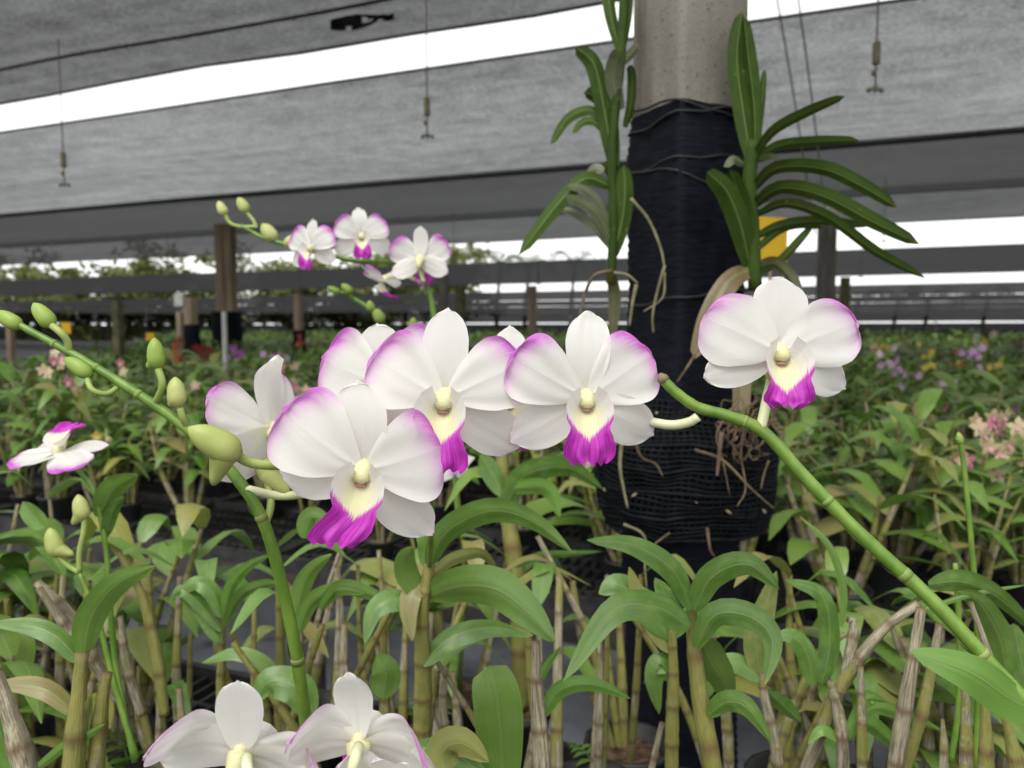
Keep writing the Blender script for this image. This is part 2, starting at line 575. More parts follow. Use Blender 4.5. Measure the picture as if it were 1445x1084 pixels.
mat_net('net_light', 0.150, 0.45, 1.55)
mat_net('net_dark', 0.026, 0.6, 1.4)
mat_net('net_mid', 0.055, 0.5, 1.5)
mat_net('net_far', 0.010)

# ================================================================== SETTING
g = MB()
g.add([(-900, -300, 0), (900, -300, 0), (900, 900, 0), (-900, 900, 0)], [(0, 1, 2, 3)], [(0, 0), (1, 0), (1, 1), (0, 1)])
tag(link('ground', g.mesh('ground', 'soil', False)), kind='structure')

AISLE0, AISLE1 = 0.89, 1.37
g = MB()
q = [(-14, 0.2), (14, 0.2), (14, 3.2), (-14, 3.2)]
g.add([UVZ(u, v, 0.006) for u, v in q], [(0, 1, 2, 3)], [(u, v) for u, v in q])
tag(link('aisle_ground_cover', g.mesh('aisle_ground_cover', 'ground_cover', False)), kind='structure')


# ------------------------------------------------------------------ shade nets
def net(prof, mat, label, group=None, u0=-70.0, u1=60.0, nu=70, amp=0.03, seed=0, edge=0.010):
    """one long sheet: prof = [(v, height above the eye)]"""
    base = UVZ(0, prof[0][0], CZ + prof[0][1])
    root = thing('shade_net', label, 'shade net', base, group)
    pr = [Vector((p[0], p[1], 0)) for p in prof]
    nv = max(6, 4 * (len(prof) - 1))
    pts = spline(pr, nv)
    v, uv, f = [], [], []
    for i in range(nu + 1):
        u = u0 + (u1 - u0) * i / nu
        for j, p in enumerate(pts):
            e = math.sin(math.pi * j / nv)
            z = p.y + amp * (noise.noise((u * 0.35, p.x * 0.8, seed)) * (0.35 + e)) + amp * 0.25 * noise.noise((u * 1.3, p.x * 2, seed))
            v.append(UVZ(u, p.x + 0.04 * noise.noise((u * 0.3, j * 3.1, seed + 5)), CZ + z))
            uv.append((u, p.x))
    for i in range(nu):
        for j in range(nv):
            k = i * (nv + 1) + j
            f.append((k, k + 1, k + nv + 2, k + nv + 1))
    mb = MB().add(v, f, uv)
    part('cloth', mb, mat, root)
    for j in (0, nv):
        c = MB()
        tube(c, [Vector(v[i * (nv + 1) + j]) for i in range(nu + 1)], edge, 5)
        part('edge_cable', c, 'cable', root)
    return root


netA = net([(1.0, 1.62), (2.1, 1.56), (3.0, 1.58), (3.80, 1.62)], 'net_near',
           'wide grey shade net sheet with a black cable and a torn dark patch beneath', nu=110, u0=-40, u1=40, amp=0.06, seed=1)
netB = net([(4.34, 1.62), (5.6, 1.50), (6.75, 1.45)], 'net_light',
           'pale grey translucent shade net behind the hanging sprinklers and post top', seed=2, amp=0.05)
netB2 = net([(6.65, 1.46), (8.0, 1.42), (9.5, 1.48)], 'net_dark',
            'dark double layered shade net joined under the pale sheet', seed=3)
netC = net([(9.9, 1.62), (11.2, 1.52), (12.6, 1.55)], 'net_mid',
           'narrow mid grey shade net strip above the wide bright sky gap', seed=4)
v0, wd = 14.6, 6.9
k = 0
while v0 < 120:
    z1 = 1.36 if k == 0 else 1.22 - 0.004 * k
    net([(v0, z1), (v0 + wd * .5, z1 - 0.10), (v0 + wd, z1 + 0.005)], 'net_dark' if k % 3 == 1 else 'net_far',
        'far dark shade net strip low over the distant benches', 'far shade net strips', seed=10 + k, nu=50, u0=-130, u1=90, edge=0.012)
    v0 += wd + (2.0 if k == 0 else 0.9 + 0.08 * k)
    wd = 7.0
    k += 1
# the far side of the nursery is closed by a hanging curtain of the same cloth
net([(64.0, -1.2), (64.1, -0.4), (64.0, 0.45)], 'net_far', 'black curtain of shade cloth closing the far side of the nursery', seed=40, nu=50, u0=-160, u1=90)

# cable that carries the sprinkler lines, hung just under the nearest sheet
cb = MB()
tube(cb, spline([UVZ(u, 3.13 + 0.02 * math.sin(u * 2.1), CZ + 1.53 - 0.02 * abs(math.sin(u * 0.8 + 0.6))) for u in [-30, -20, -12, -8, -6, -5, -4, -3, -2, -1, 0, 1, 2, 4, 8, 16, 30]], 90), 0.009, 6)
c_ = thing('support_cable', 'black support cable sagging under the nearest shade net', 'cable', UVZ(0, 3.13, CZ + 1.53))
part('strand', cb, 'cable', c_)
# two thin wires by the post
for i, (a, b) in enumerate((((1086, -60), (1150, 330)), ((1118, -60), (1168, 330)))):
    w = MB()
    tube(w, spline([W(a[0], a[1], 2.6), W((a[0] + b[0]) / 2 + 2, (a[1] + b[1]) / 2, 3.1), W(b[0], b[1], 3.6)], 10), 0.0035, 5)
    o = link('guy_wire', w.mesh('guy_wire', 'line'))
    tag(o, 'thin slanting guy wire in front of pale net beside the post', 'wire', 'guy wires by the post')
# torn scrap of cloth on the near net
sc_ = MB()
c0 = W(468, 36, 3.42)
pv, pf, pu = [], [], []
for i in range(13):
    for j in range(6):
        s, t_ = i / 12, j / 5
        px = 466 + 90 * s
        py = 34 - 12 * s + (10 + 12 * math.sin(math.pi * min(1, s * 1.2 + .1))) * (t_ - 0.4) + 3 * noise.noise((s * 6, t_ * 3, 1))
        p = W(px, py, 3.36 + 0.03 * noise.noise((s * 5, t_ * 5, 9)) - 0.05 * s)
        pv.append(p); pu.append((s, t_))
for i in range(12):
    for j in range(5):
        if (i, j) in ((6, 1), (7, 2), (6, 2), (9, 4), (3, 4)): continue
        k = i * 6 + j
        pf.append((k, k + 6, k + 7, k + 1))
o = link('torn_net_scrap', MB().add(pv, pf, pu).mesh('torn_net_scrap', 'strand'))
tag(o, 'small torn black scrap of netting hanging under the near sheet', 'net scrap')

# ------------------------------------------------------------------ benches and trays
def bench(v0, v1, label, group=None, u0=-12, u1=10, slab=False):
    root = thing('plant_bench', label, 'bench', UVZ(0, (v0 + v1) / 2, 0), group)
    rot = Matrix.Rotation(-ROW, 3, 'Z')
    um = (u0 + u1) / 2
    for v in (v0 + 0.02, v1 - 0.02):
        b = MB(); box(b, UVZ(um, v, BENCH - 0.075), u1 - u0, 0.035, 0.06, rot); part('rail', b, 'bench_metal', root, False)
    if slab:
        b = MB(); box(b, UVZ(um, (v0 + v1) / 2, BENCH - 0.03), u1 - u0, v1 - v0 - 0.1, 0.02, rot); part('bench_top', b, 'black_plastic', root, False)
    else:
        n = int((u1 - u0) / 0.55)
        for i in range(n + 1):
            b = MB(); box(b, UVZ(u0 + i * 0.55, (v0 + v1) / 2, BENCH - 0.06), 0.03, v1 - v0 - 0.08, 0.025, rot); part('crossbar', b, 'bench_metal', root, False)
    n = max(1, int((u1 - u0) / 2.0))
    for i in range(n + 1):
        for v in (v0 + 0.06, v1 - 0.06):
            b = MB(); box(b, UVZ(u0 + 0.1 + i * (u1 - u0 - 0.2) / n, v, (BENCH - 0.107) / 2), 0.05, 0.05, BENCH - 0.107, rot); part('leg', b, 'bench_metal', root, False)
    return root


bench(-0.55, AISLE0, 'near plant bench whose trays hold the tallest bare canes', u0=-3.3, u1=2.2)
bench(AISLE1, 2.87, 'plant bench of black trays just across the narrow aisle', u0=-5.5, u1=3.3)
NB = 12
for k in range(1, NB):
    a = AISLE1 + 2.0 * k
    bench(a, a + 1.5, 'far plant bench lost under rows of green orchids', 'far plant benches', u0=-8 - 3.2 * k, u1=5 + 2.2 * k, slab=True)

# a moulded lattice tray, 0.50 x 0.36
tl, tw, th = 0.50, 0.36, 0.035
rim = MB()
for (x, y, sx, sy) in ((0, tw / 2, tl, 0.012), (0, -tw / 2, tl, 0.012), (tl / 2, 0, 0.012, tw - 0.012), (-tl / 2, 0, 0.012, tw - 0.012)):
    box(rim, (x, y, 0), sx, sy, th)
rim_me = rim.mesh('rim', 'black_plastic', False)
lat = MB()
for i in range(1, 20):
    box(lat, (-tl / 2 + i * tl / 20, 0, -0.004), 0.006, tw - 0.013, 0.016)
for i in range(1, 5):
    box(lat, (0, -tw / 2 + i * tw / 5, -0.0055), tl - 0.013, 0.007, 0.018)
lat_me = lat.mesh('lattice', 'black_plastic', False)


def tray(u, v, label, group):
    r = thing('plant_tray', label, 'tray', UVZ(u, v, BENCH - 0.03), group)
    r.rotation_euler = (0, 0, -ROW + random.uniform(-.02, .02))
    link('rim', rim_me, r).location = (0, 0, 0)
    link('lattice', lat_me, r)


for v in (0.69, 0.31, -0.07):
    for i in range(9):
        tray(-2.4 + i * 0.515 + random.uniform(-.004, .004), v, 'black slatted tray under the tall canes of the near bench', 'trays on the near bench')
for r_ in range(4):
    for i in range(13):
        tray(-4.0 + i * 0.515, AISLE1 + 0.19 + r_ * 0.372, 'black slatted tray on the bench across the aisle', 'trays across the aisle')

# ------------------------------------------------------------------ generic orchid plants
def cane_mesh(path, r, tip=0.5, ns=8, dry=0.5, rng=random, inter=0.028):
    """jointed pseudobulb along a path; every internode has its own colour, nodes are ringed"""
    L = sum((path[i + 1] - path[i]).length for i in range(len(path) - 1))
    nint = max(2, int(L / inter))
    per = 8
    n = nint * per
    pts = spline([path[int(i * (len(path) - 1) / 6)] for i in range(7)] if len(path) > 7 else path, n)
    rad, seg, nod = [], [], []
    sv = [min(1, max(0, rng.gauss(dry, 0.22))) for _ in range(nint + 1)]
    for i in range(n + 1):
        t = i / n
        ph = (i % per) / per
        prof = 1.0 + 0.06 * math.sin(math.pi * ph) + (0.13 if i % per == 0 else 0.05 if i % per == 1 else 0) + 0.04 * rng.uniform(-1, 1)
        body = 0.72 + 0.28 * math.sin(math.pi * min(1, t * 1.15 + 0.1))
        rad.append(r * prof * body * (1 - (1 - tip) * t ** 3))
        seg.append(sv[i // per]); nod.append(1.0 if i % per == 0 else 0.0)
    return tube(MB(), pts, rad, ns, {'seg': seg, 'node': nod})


def proto_plant(seed, leafy=3, bare=2, h=0.24, nl=6, low=False, leaf_len=0.115, leaf_w=0.017, pot=True):
    """list of (name, MB, material) for one potted plant standing at the origin"""
    rg = random.Random(seed)
    out = []
    if pot and not low:
        p = MB()
        lathe(p, [(0.030, 0.0), (0.040, 0.055), (0.043, 0.056), (0.043, 0.062), (0.037, 0.061), (0.034, 0.050)], 12)
        out.append(('pot', p, 'black_plastic'))
        p = MB()
        v = [(0.036 * math.cos(a) * q, 0.036 * math.sin(a) * q, 0.054 + rg.uniform(-.004, .008)) for q in (0.45, 1.0) for a in [2 * math.pi * i / 10 for i in range(10)]]
        f = [(i, (i + 1) % 10, 10 + (i + 1) % 10, 10 + i) for i in range(10)] + [tuple(range(9, -1, -1))]
        p.add(v, [tuple(reversed(q)) for q in f]); out.append(('potting_husk', p, 'husk'))
    z0 = 0.045 if (pot and not low) else 0.0
    for c in range(leafy + bare):
        isleaf = c < leafy
        a = rg.uniform(0, 2 * math.pi)
        lean = rg.uniform(0.05, 0.42) * (1.0 if isleaf else 1.2)
        hh = h * (rg.uniform(0.75, 1.1) if isleaf else rg.uniform(0.45, 0.95))
        b = Vector((math.cos(a), math.sin(a), 0))
        p0 = b * 0.018 + Vector((0, 0, z0))
        p2 = p0 + b * hh * lean + Vector((0, 0, hh))
        p1 = p0.lerp(p2, 0.5) + b * hh * rg.uniform(-0.08, 0.06)
        path = spline([p0, p1, p2], 6)
        r = rg.uniform(0.0050, 0.0075)
        if low:
            m = tube(MB(), [path[0], path[3], path[6]], [r * 1.1, r * 1.2, r * .7], 3, {'seg': [0.5] * 3, 'node': [0.0] * 3}, cap=False)
            m.at['rnd'] = [rg.random()] * len(m.v)
        else:
            m = cane_mesh(path, r, 0.55, 6, 0.42 if isleaf else 0.62, rg, 0.03)
        out.append(('cane', m, 'cane'))
        if isleaf:
            la = rg.uniform(0, math.pi)
            n = nl + rg.randint(-1, 1)
            for i in range(n):
                t = 0.42 + 0.58 * (i / max(1, n - 1))
                base = path[min(6, int(t * 6))].lerp(path[min(6, int(t * 6) + 1)], t * 6 % 1)
                sgn = 1 if i % 2 else -1
                ang = la + (0 if sgn > 0 else math.pi) + rg.uniform(-.5, .5)
                d = Vector((math.cos(ang), math.sin(ang), 0))
                L = leaf_len * rg.uniform(0.75, 1.15) * (0.75 if i == n - 1 else 1)
                up = rg.uniform(0.35, 0.8) if i < n - 1 else rg.uniform(0.7, 1.3)
                q0 = base
                q1 = base + d * L * 0.30 + Vector((0, 0, L * 0.30 * up))
                q2 = base + d * L * 0.68 + Vector((0, 0, L * (0.42 * up - 0.05)))
                q3 = base + d * L * 0.98 + Vector((0, 0, L * (0.30 * up - 0.28 * rg.uniform(0.3, 1.5))))
                lp = spline([q0, q1, q2, q3], 3 if low else 6)
                lm = blade(MB(), lp, leaf_w * rg.uniform(0.8, 1.15), Vector((-d.y, d.x, rg.uniform(-.35, .35))), fold=0.22, nw=2 if low else 2, base=0.3)
                lm.at['rnd'] = [rg.random()] * len(lm.v) if low else [0.0] * len(lm.v)
                out.append(('leaf', lm, 'leaf_far' if rg.random() > .12 or low else 'leaf_old'))
    return out


def build_proto(spec):
    return [(n, m.mesh(n, mt), mt) for n, m, mt in spec]


def place(meshes, name, label, cat, loc, rz, sc, group):
    r = thing(name, label, cat, loc, group)
    r.rotation_euler = (0, 0, rz)
    r.scale = (sc, sc, sc)
    for n, me, mt in meshes:
        link(n, me, r)
    return r


protos = [build_proto(proto_plant(100 + i, leafy=3 + (i % 2), bare=2, h=0.22 + 0.02 * (i % 4), nl=6, leaf_len=.125, leaf_w=.019)) for i in range(7)]
POSTXY = W(965, 465, 1.0)
rg = random.Random(3)
clear = []                                                     # spots kept for the flowering plants
mid = 0
for r_ in range(8):
    for i in range(27):
        u = -3.95 + i * 0.20 + (0.1 if r_ % 2 else 0) + rg.uniform(-.035, .035)
        v = AISLE1 + 0.11 + r_ * 0.185 + rg.uniform(-.03, .03)
        p = UVZ(u, v, BENCH - 0.032)
        if p.x > 0.76 * p.y + 0.15 or -p.x > 0.76 * p.y + 0.55: continue
        if r_ < 2 and rg.random() < (0.40 if u < 0.2 else 0.10): continue             # bare tray shows
        place(protos[rg.randrange(7)], 'orchid_plant', 'leafy potted orchid among the plants on the bench across the aisle', 'orchid plant',
              p, rg.uniform(0, 6.28), rg.uniform(0.78, 1.22), 'orchids on the bench across the aisle')
        mid += 1

# second bench: one mesh per plant, still single things
lows = [proto_plant(300 + i, leafy=4, bare=1, h=0.25, nl=6, low=True, leaf_len=0.13, leaf_w=0.021) for i in range(6)]


def joined(spec):
    mb = MB()
    for n, m, mt in spec:
        mb.add(m.v, m.f, m.uv, m.at, 0 if mt == 'leaf_far' else 1)
    return mb


lowmb = [joined(s) for s in lows]
lowme = [m.mesh('orchid_plant', ['leaf_far', 'cane']) for m in lowmb]
a2 = AISLE1 + 2.0
cnt = 0
spots = []
for r_ in range(8):
    for i in range(60):
        u = -5.6 + i * 0.21 + rg.uniform(-.05, .05)
        v = a2 + 0.1 + r_ * 0.19 + rg.uniform(-.04, .04)
        p = UVZ(u, v, BENCH - 0.02)
        if abs(p.x) > 0.72 * p.y + 0.2: continue
        spots.append((v, p))
spots.sort(key=lambda s: s[0])
NEAR2 = 300 - mid
rest = []
for n, (v, p) in enumerate(spots):
    if n < NEAR2:
        o = link('orchid_plant', lowme[rg.randrange(6)])
        o.location = p; o.rotation_euler = (0, 0, rg.uniform(0, 6.28)); s = rg.uniform(0.85, 1.15); o.scale = (s, s, s)
        tag(o, 'small bushy green orchid on the second bench beyond the aisle', 'orchid plant', 'orchids on the second bench')
    else:
        rest.append((p, rg.uniform(0.85, 1.15)))
for k in range(2, NB):
    a = AISLE1 + 2.0 * k
    sp = 0.27 if k < 6 else 0.42
    for r_ in range(int(1.5 / sp) + 1):
        n = int((1.5 * (a + 2) + 4) / sp)
        for i in range(n):
            p = UVZ(-(0.95 * a + 2.2) + i * sp + rg.uniform(-.08, .08), a + 0.05 + r_ * sp + rg.uniform(-.07, .07), BENCH - 0.02)
            if abs(p.x) > 0.72 * p.y + 0.3: continue
            rest.append((p, rg.uniform(0.9, 1.25) * (1.0 if k < 6 else 1.35)))
big = MB()
for p, s in rest:
    m = lowmb[rg.randrange(6)]
    a = rg.uniform(0, 6.28)
    ca, sa = math.cos(a) * s, math.sin(a) * s
    o = len(big.v)
    big.v += [(p.x + ca * x - sa * y, p.y + sa * x + ca * y, p.z + z * s) for x, y, z in m.v]
    big.f += [tuple(i + o for i in f) for f in m.f]
    big.mi += m.mi
    big.uv += m.uv
    rr = rg.random()
    big.at.setdefault('rnd', []).extend([(x + rr) % 1 for x in m.at['rnd']])
    for q in ('seg', 'node'): big.at.setdefault(q, []).extend(m.at[q])
o = link('orchid_rows', big.mesh('orchid_rows', ['leaf_far', 'cane']))
tag(o, 'distant rows of green orchids merging into one mass', 'orchid rows', kind='stuff')

# ------------------------------------------------------------------ flowering plants further back
def bloom_mesh(mat, mat2, fl, fd, seed):
    """one five-petalled bloom at its own origin, facing fd"""
    rg_ = random.Random(seed)
    mb = MB()
    c = Vector((0, 0, 0))
    s = fd.cross(Vector((0, 0, 1))).normalized(); u_ = s.cross(fd)
    for k in range(5):
        a = k * 2 * math.pi / 5 + 0.3 + rg_.uniform(-.15, .15)
        d = s * math.cos(a) + u_ * math.sin(a)
        blade(mb, [c, c + d * fl * .55 + fd * fl * .12, c + d * fl], fl * .34, fd.cross(d), fold=0.1, nw=2, base=0.3, a=0.5, b=0.4)
    blade(mb, [c + fd * fl * .02, c + fd * fl * .35 - u_ * fl * .15, c + fd * fl * .45 - u_ * fl * .5], fl * .26, s, fold=-.2, nw=2, base=.5, mi=1)
    return mb.mesh('bloom', [mat, mat2])


def flowering(px, py, d, mat, mat2, n, rad, fl, label, seed, stalk=True):
    top = W(px, py, d)
    base = Vector((top.x + random.uniform(-.05, .05), top.y + random.uniform(.02, .08), BENCH - 0.03))
    r = thing('flowering_orchid', label, 'orchid plant', base)
    for nme, me, mt in protos[seed % 7]:
        link(nme, me, r)
    st = MB()
    tube(st, spline([base + Vector((0, 0, .06)), base.lerp(top, .6) + Vector((.01, 0, .02)), top], 6), 0.003, 5)
    part('flower_stalk', st, 'spike', r)
    rb = random.Random(seed)
    for i in range(n):
        c = Vector((rb.gauss(0, rad * .55), rb.gauss(0, rad * .5), rb.gauss(0, rad * .6)))
        fd = Vector((rb.uniform(-.7, .7), -1, rb.uniform(-.5, .5))).normalized()
        link('bloom', bloom_mesh(mat if rb.random() < .75 else mat2, mat2, fl * .82, fd, seed * 20 + i), r).location = top - base + c
    return r


FL = [
    (85, 535, 2.3, 'bloom_cream', 'bloom_pink', 9, .055, .026, 'orchid with a pink and cream flower head standing left of the twin wooden post'),
    (1398, 632, 1.38, 'bloom_cream', 'bloom_pink', 18, .052, .024, 'orchid with a large pink and yellow flower head by the thin green stalks'),
    (1400, 597, 1.46, 'bloom_cream', 'bloom_pink', 7, .030, .022, 'orchid with pale cream flowers just behind the large pink and yellow head'),
    (330, 505, 4.6, 'bloom_purple', 'bloom_purple', 6, .05, .035, 'orchid with deep purple flowers at the foot of the twin post'),
    (391, 508, 4.0, 'bloom_lilac', 'bloom_purple', 10, .055, .03, 'orchid with a lilac purple flower column right of the twin post'),
    (285, 497, 5.0, 'bloom_red', 'bloom_red', 7, .06, .04, 'orchid with dark red flowers beside the short wrapped post'),
    (252, 488, 5.4, 'bloom_red', 'bloom_orange', 6, .06, .04, 'orchid with brick red flowers under the white capped stake'),
    (255, 510, 5.0, 'bloom_orange', 'bloom_red', 5, .04, .04, 'orchid with burnt orange flowers below the brick red ones'),
    (425, 485, 5.2, 'bloom_red', 'bloom_orange', 5, .04, .035, 'orchid with small rust flowers at the foot of a thin brown post'),
    (405, 532, 2.9, 'bloom_cream', 'bloom_pink', 5, .05, .028, 'orchid with loose cream flowers touched with pink'),
    (425, 560, 2.5, 'bloom_cream', 'bloom_pink', 3, .035, .026, 'orchid with two or three cream flowers low among leaves'),
    (268, 560, 2.6, 'bloom_cream', 'bloom_pink', 4, .045, .024, 'orchid with dull pink blossoms behind the green buds'),
    (175, 545, 2.8, 'bloom_pink', 'bloom_cream', 4, .05, .026, 'orchid with faded rose flowers behind the long bud stem'),
    (150, 605, 2.0, 'bloom_yellow', 'bloom_cream', 2, .02, .02, 'orchid with one small yellow flower behind the bud stem'),
    (1270, 515, 3.6, 'bloom_lilac', 'bloom_lilac', 8, .07, .03, 'orchid with pale lilac flowers in a loose tall spray'),
    (1250, 500, 4.4, 'bloom_lilac', 'bloom_white', 5, .05, .03, 'orchid with whitish lilac flowers behind the loose tall spray'),
    (1372, 508, 4.2, 'bloom_lilac', 'bloom_purple', 7, .06, .032, 'orchid with mauve flowers beside a reddish bloom'),
    (1350, 505, 4.6, 'bloom_red', 'bloom_orange', 4, .04, .03, 'orchid with a reddish bloom beside the mauve flowers'),
    (1310, 505, 4.9, 'bloom_yellow', 'bloom_yellow', 8, .07, .035, 'orchid with a mass of mustard yellow flowers'),
    (1405, 520, 4.3, 'bloom_yellow', 'bloom_yellow', 5, .05, .03, 'orchid with small yellow flowers near the bright mauve ones'),
    (1325, 567, 2.7, 'bloom_pink', 'bloom_purple', 2, .02, .026, 'orchid with one hot pink flower alone among leaves'),
    (1440, 585, 2.6, 'bloom_purple', 'bloom_purple', 2, .02, .026, 'orchid with a violet flower above the pale cream flowers'),
    (1240, 495, 6.5, 'bloom_yellow', 'bloom_cream', 8, .09, .045, 'orchid with dusty yellow flowers far back near the mossy post'),
    (1395, 492, 7.0, 'bloom_yellow', 'bloom_cream', 8, .10, .045, 'orchid with dusty ochre flowers far back by the thin posts'),
    (1340, 530, 3.2, 'bloom_lilac', 'bloom_white', 3, .03, .026, 'orchid with three tiny lilac flowers on a short stem'),
    (640, 655, 0.95, 'bloom_white', 'bloom_purple', 1, .001, .034, 'orchid with one white flower and magenta lip, half hidden by the big blooms'),
]
for i, a in enumerate(FL):
    flowering(*a, seed=40 + i)

# ------------------------------------------------------------------ posts
def post(px0, px1, ytop, ybot, d, mats, label, name='support_post', twin=False, wrap=None, top_z=None):
    c = W((px0 + px1) / 2, 470, d)
    w = (px1 - px0) * d / F
    ztop = W(0, ytop, d).z if top_z is None else top_z
    r = thing(name, label, 'post', (c.x, c.y, 0))
    rot = Matrix.Rotation(-ROW + 0.1, 3, 'Z')
    xs = [-w * .26, w * .26] if twin else [0]
    for x in xs:
        b = MB()
        box(b, Vector((c.x, c.y, ztop / 2)) + rot @ Vector((x, 0, 0)), w * (.46 if twin else .8), w * (.46 if twin else .8), ztop, rot)
        part('shaft', b, mats, r, False)
    if wrap:
        zz = W(0, wrap, d).z
        b = MB()
        path = [Vector((c.x, c.y, zz * t)) for t in [i / 14 for i in range(15)]]
        tube(b, path, [w * (.78 + .05 * math.sin(i * 2.3)) for i in range(15)], 12)
        part('net_wrap', b, 'wrap_net', r)
    return r


NETZ = CZ + 1.42
post(308, 335, 322, 490, 10.5, 'wood', 'twin timber post strapped in black net at its foot', twin=True, wrap=440, top_z=NETZ)
pv_ = post(314, 320, 440, 520, 4.4, 'pale_pvc', 'thin grey pipe stake standing before the twin post', name='pipe_stake')
post(1148, 1178, 320, 430, 9.0, 'concrete', 'broad grey concrete post seen right of the dark wrapped post', top_z=NETZ)
post(1183, 1198, 392, 500, 8.0, 'mossy_wood', 'short mossy post beside the broad grey concrete post')
post(262, 278, 420, 505, 7.5, 'wood', 'short timber post wrapped black at the foot among red flowers', wrap=458)
stk = post(250, 258, 440, 500, 6.5, 'wood', 'slim white capped stake standing among red flowers', name='stake')
post(416, 428, 415, 480, 9.0, 'wood', 'thin brown post rising between far benches left of big flowers', wrap=466)
post(160, 174, 425, 490, 8.0, 'mossy_wood', 'dark mossy post behind the long bud stem')
post(620, 632, 380, 450, 9.5, 'concrete', 'slender pale post directly above the central white flower')
post(643, 657, 402, 460, 9.0, 'mossy_wood', 'mossy green post next to the slender pale post')
post(745, 758, 404, 470, 9.5, 'wood', 'brown timber post midway between flowers and dark wrapped post')
post(10, 20, 440, 500, 8.0, 'wood', 'narrow brown post beside the tip of the bud stem')
post(1375, 1381, 470, 500, 11.0, 'pale_pvc', 'thin pale stake on the far benches, one of a pair', name='stake')
post(1388, 1395, 465, 500, 11.5, 'bench_metal', 'thin dark stake on the far benches, one of a pair', name='stake')
post(1430, 1444, 478, 515, 8.5, 'mossy_wood', 'mossy yellowish post beyond the mauve flowers')
# white cap of the stake, yellow sticky cards
cc = W(254, 424, 6.5)
b = MB(); box(b, cc, 0.07, 0.07, 0.10); part('cap', b, 'pale_pvc', stk, False)


def card(px, py, d, w, h, label, rz):
    c = W(px, py, d)
    r = thing('sticky_trap', label, 'insect trap', (c.x, c.y, 0))
    b = MB(); box(b, c, w, 0.004, h, Matrix.Rotation(rz, 3, 'Z')); part('card', b, 'yellow_card', r, False)
    b = MB(); tube(b, [Vector((c.x, c.y + .006, BENCH - .03)), Vector((c.x, c.y + .006, c.z + h * .3))], 0.004, 5); part('stick', b, 'wood', r)


card(1089, 340, 1.9, 0.088, 0.115, 'yellow sticky insect trap behind the fan of strap leaves', 0.3)
card(93, 463, 4.2, 0.062, 0.062, 'small yellow sticky trap card near the green bud', -0.2)
card(212, 475, 6.0, 0.06, 0.06, 'small yellow sticky trap card above leaves by the mossy post', 0.2)

# ------------------------------------------------------------------ hanging sprinklers
def sprinkler(px, ytop, ybot, d, label, group=None, weight=True):
    top, bot = W(px, ytop, d), W(px, ybot, d)
    top.x = bot.x; top.y = bot.y
    r = thing('hanging_sprinkler', label, 'sprinkler', bot, group)
    L = 0.20
    m = MB(); tube(m, [top, bot + Vector((0, 0, 0.02))], 0.0028, 5); part('supply_line', m, 'line', r)
    if weight:
        m = MB()
        prof = []
        for i in range(13): prof.append((0.013 if i % 2 else 0.0105, i * 0.0055))
        lathe(m, prof, 10, bot + Vector((0, 0, 0.085)) if d < 3.2 else bot + Vector((0, 0, 0.085))); part('weight', m, 'weight', r)
        m = MB(); lathe(m, [(0.004, 0), (0.008, .004), (0.008, .014), (0.004, .018)], 8, bot + Vector((-.006, 0, 0.05))); part('connector', m, 'weight', r)
    m = MB()
    lathe(m, [(0.005, 0.022), (0.007, .018), (0.007, .006), (0.004, .0)], 8, bot); part('nozzle_body', m, 'nozzle', r)
    for s in (-1, 1):
        m = MB(); tube(m, spline([bot + Vector((0, 0, .012)), bot + Vector((s * .012, 0, .012)), bot + Vector((s * .024, .004, .004))], 5), [.004, .005, .005, .007, .008, .006], 6)
        part('spray_arm', m, 'nozzle', r)


sprinkler(1235, -300, 131, 2.35, 'hanging sprinkler with ribbed weight before the pale net right of the post')
sprinkler(603, -220, 196, 2.9, 'hanging sprinkler on a pale line between the net scrap and post')
sprinkler(91, 60, 264, 3.4, 'hanging sprinkler dangling from the black support cable')
far_sp = [(1247, 250, 342, 6.5), (1215, 320, 392, 9), (1357, 392, 430, 11), (75, 330, 395, 8), (46, 385, 425, 11), (157, 385, 420, 10),
          (237, 330, 375, 9), (281, 395, 428, 10), (760, 330, 402, 9), (640, 300, 372, 8), (425, 380, 440, 10), (585, 395, 412, 10), (207, 430, 448, 14),
          (1320, 440, 465, 14), (395, 400, 440, 12)]
for a in far_sp:
    sprinkler(*a, 'small distant sprinkler hanging from the far nets', 'distant hanging sprinklers')

# ------------------------------------------------------------------ trees beyond the nursery
def tree(x, y, h, rad, seed, label, n=1900):
    rg_ = random.Random(seed)
    r = thing('broadleaf_tree', label, 'tree', (x, y, 0), 'trees beyond the nursery')
    m = MB()
    tube(m, spline([Vector((x, y, 0)), Vector((x + .2, y, h * .4)), Vector((x + .1, y, h * .8))], 8), [.25 - .02 * i for i in range(9)], 7)
    for k in range(6):
        a = rg_.uniform(0, 6.28)
        z = h * rg_.uniform(.3, .6)
        e = Vector((x + math.cos(a) * rad * .7, y + math.sin(a) * rad * .7, z + h * .25))
        tube(m, spline([Vector((x + .15, y, z)), Vector((x, y, z)).lerp(e, .5) + Vector((0, 0, .3)), e], 5), [.10, .08, .07, .05, .04, .02], 5)
    part('trunk', m, 'bark', r)
    c = MB()
    cl = [(Vector((x, y, h * .62)) + Vector((rg_.gauss(0, rad * .5), rg_.gauss(0, rad * .5), rg_.gauss(0, h * .2))), rg_.uniform(.35, .8)) for _ in range(26)]
    for i in range(n):
        q, s = cl[rg_.randrange(26)]
        p = q + Vector((rg_.gauss(0, s), rg_.gauss(0, s), rg_.gauss(0, s * .6)))
        d = Vector((rg_.uniform(-1, 1), rg_.uniform(-1, 1), rg_.uniform(-.8, .5))).normalized()
        L = rg_.uniform(.3, .62)
        blade(c, [p, p + d * L * .5, p + d * L - Vector((0, 0, .06))], L * .3, d.orthogonal(), nw=1, base=.3)
    part('crown', c, 'tree_leaf', r)


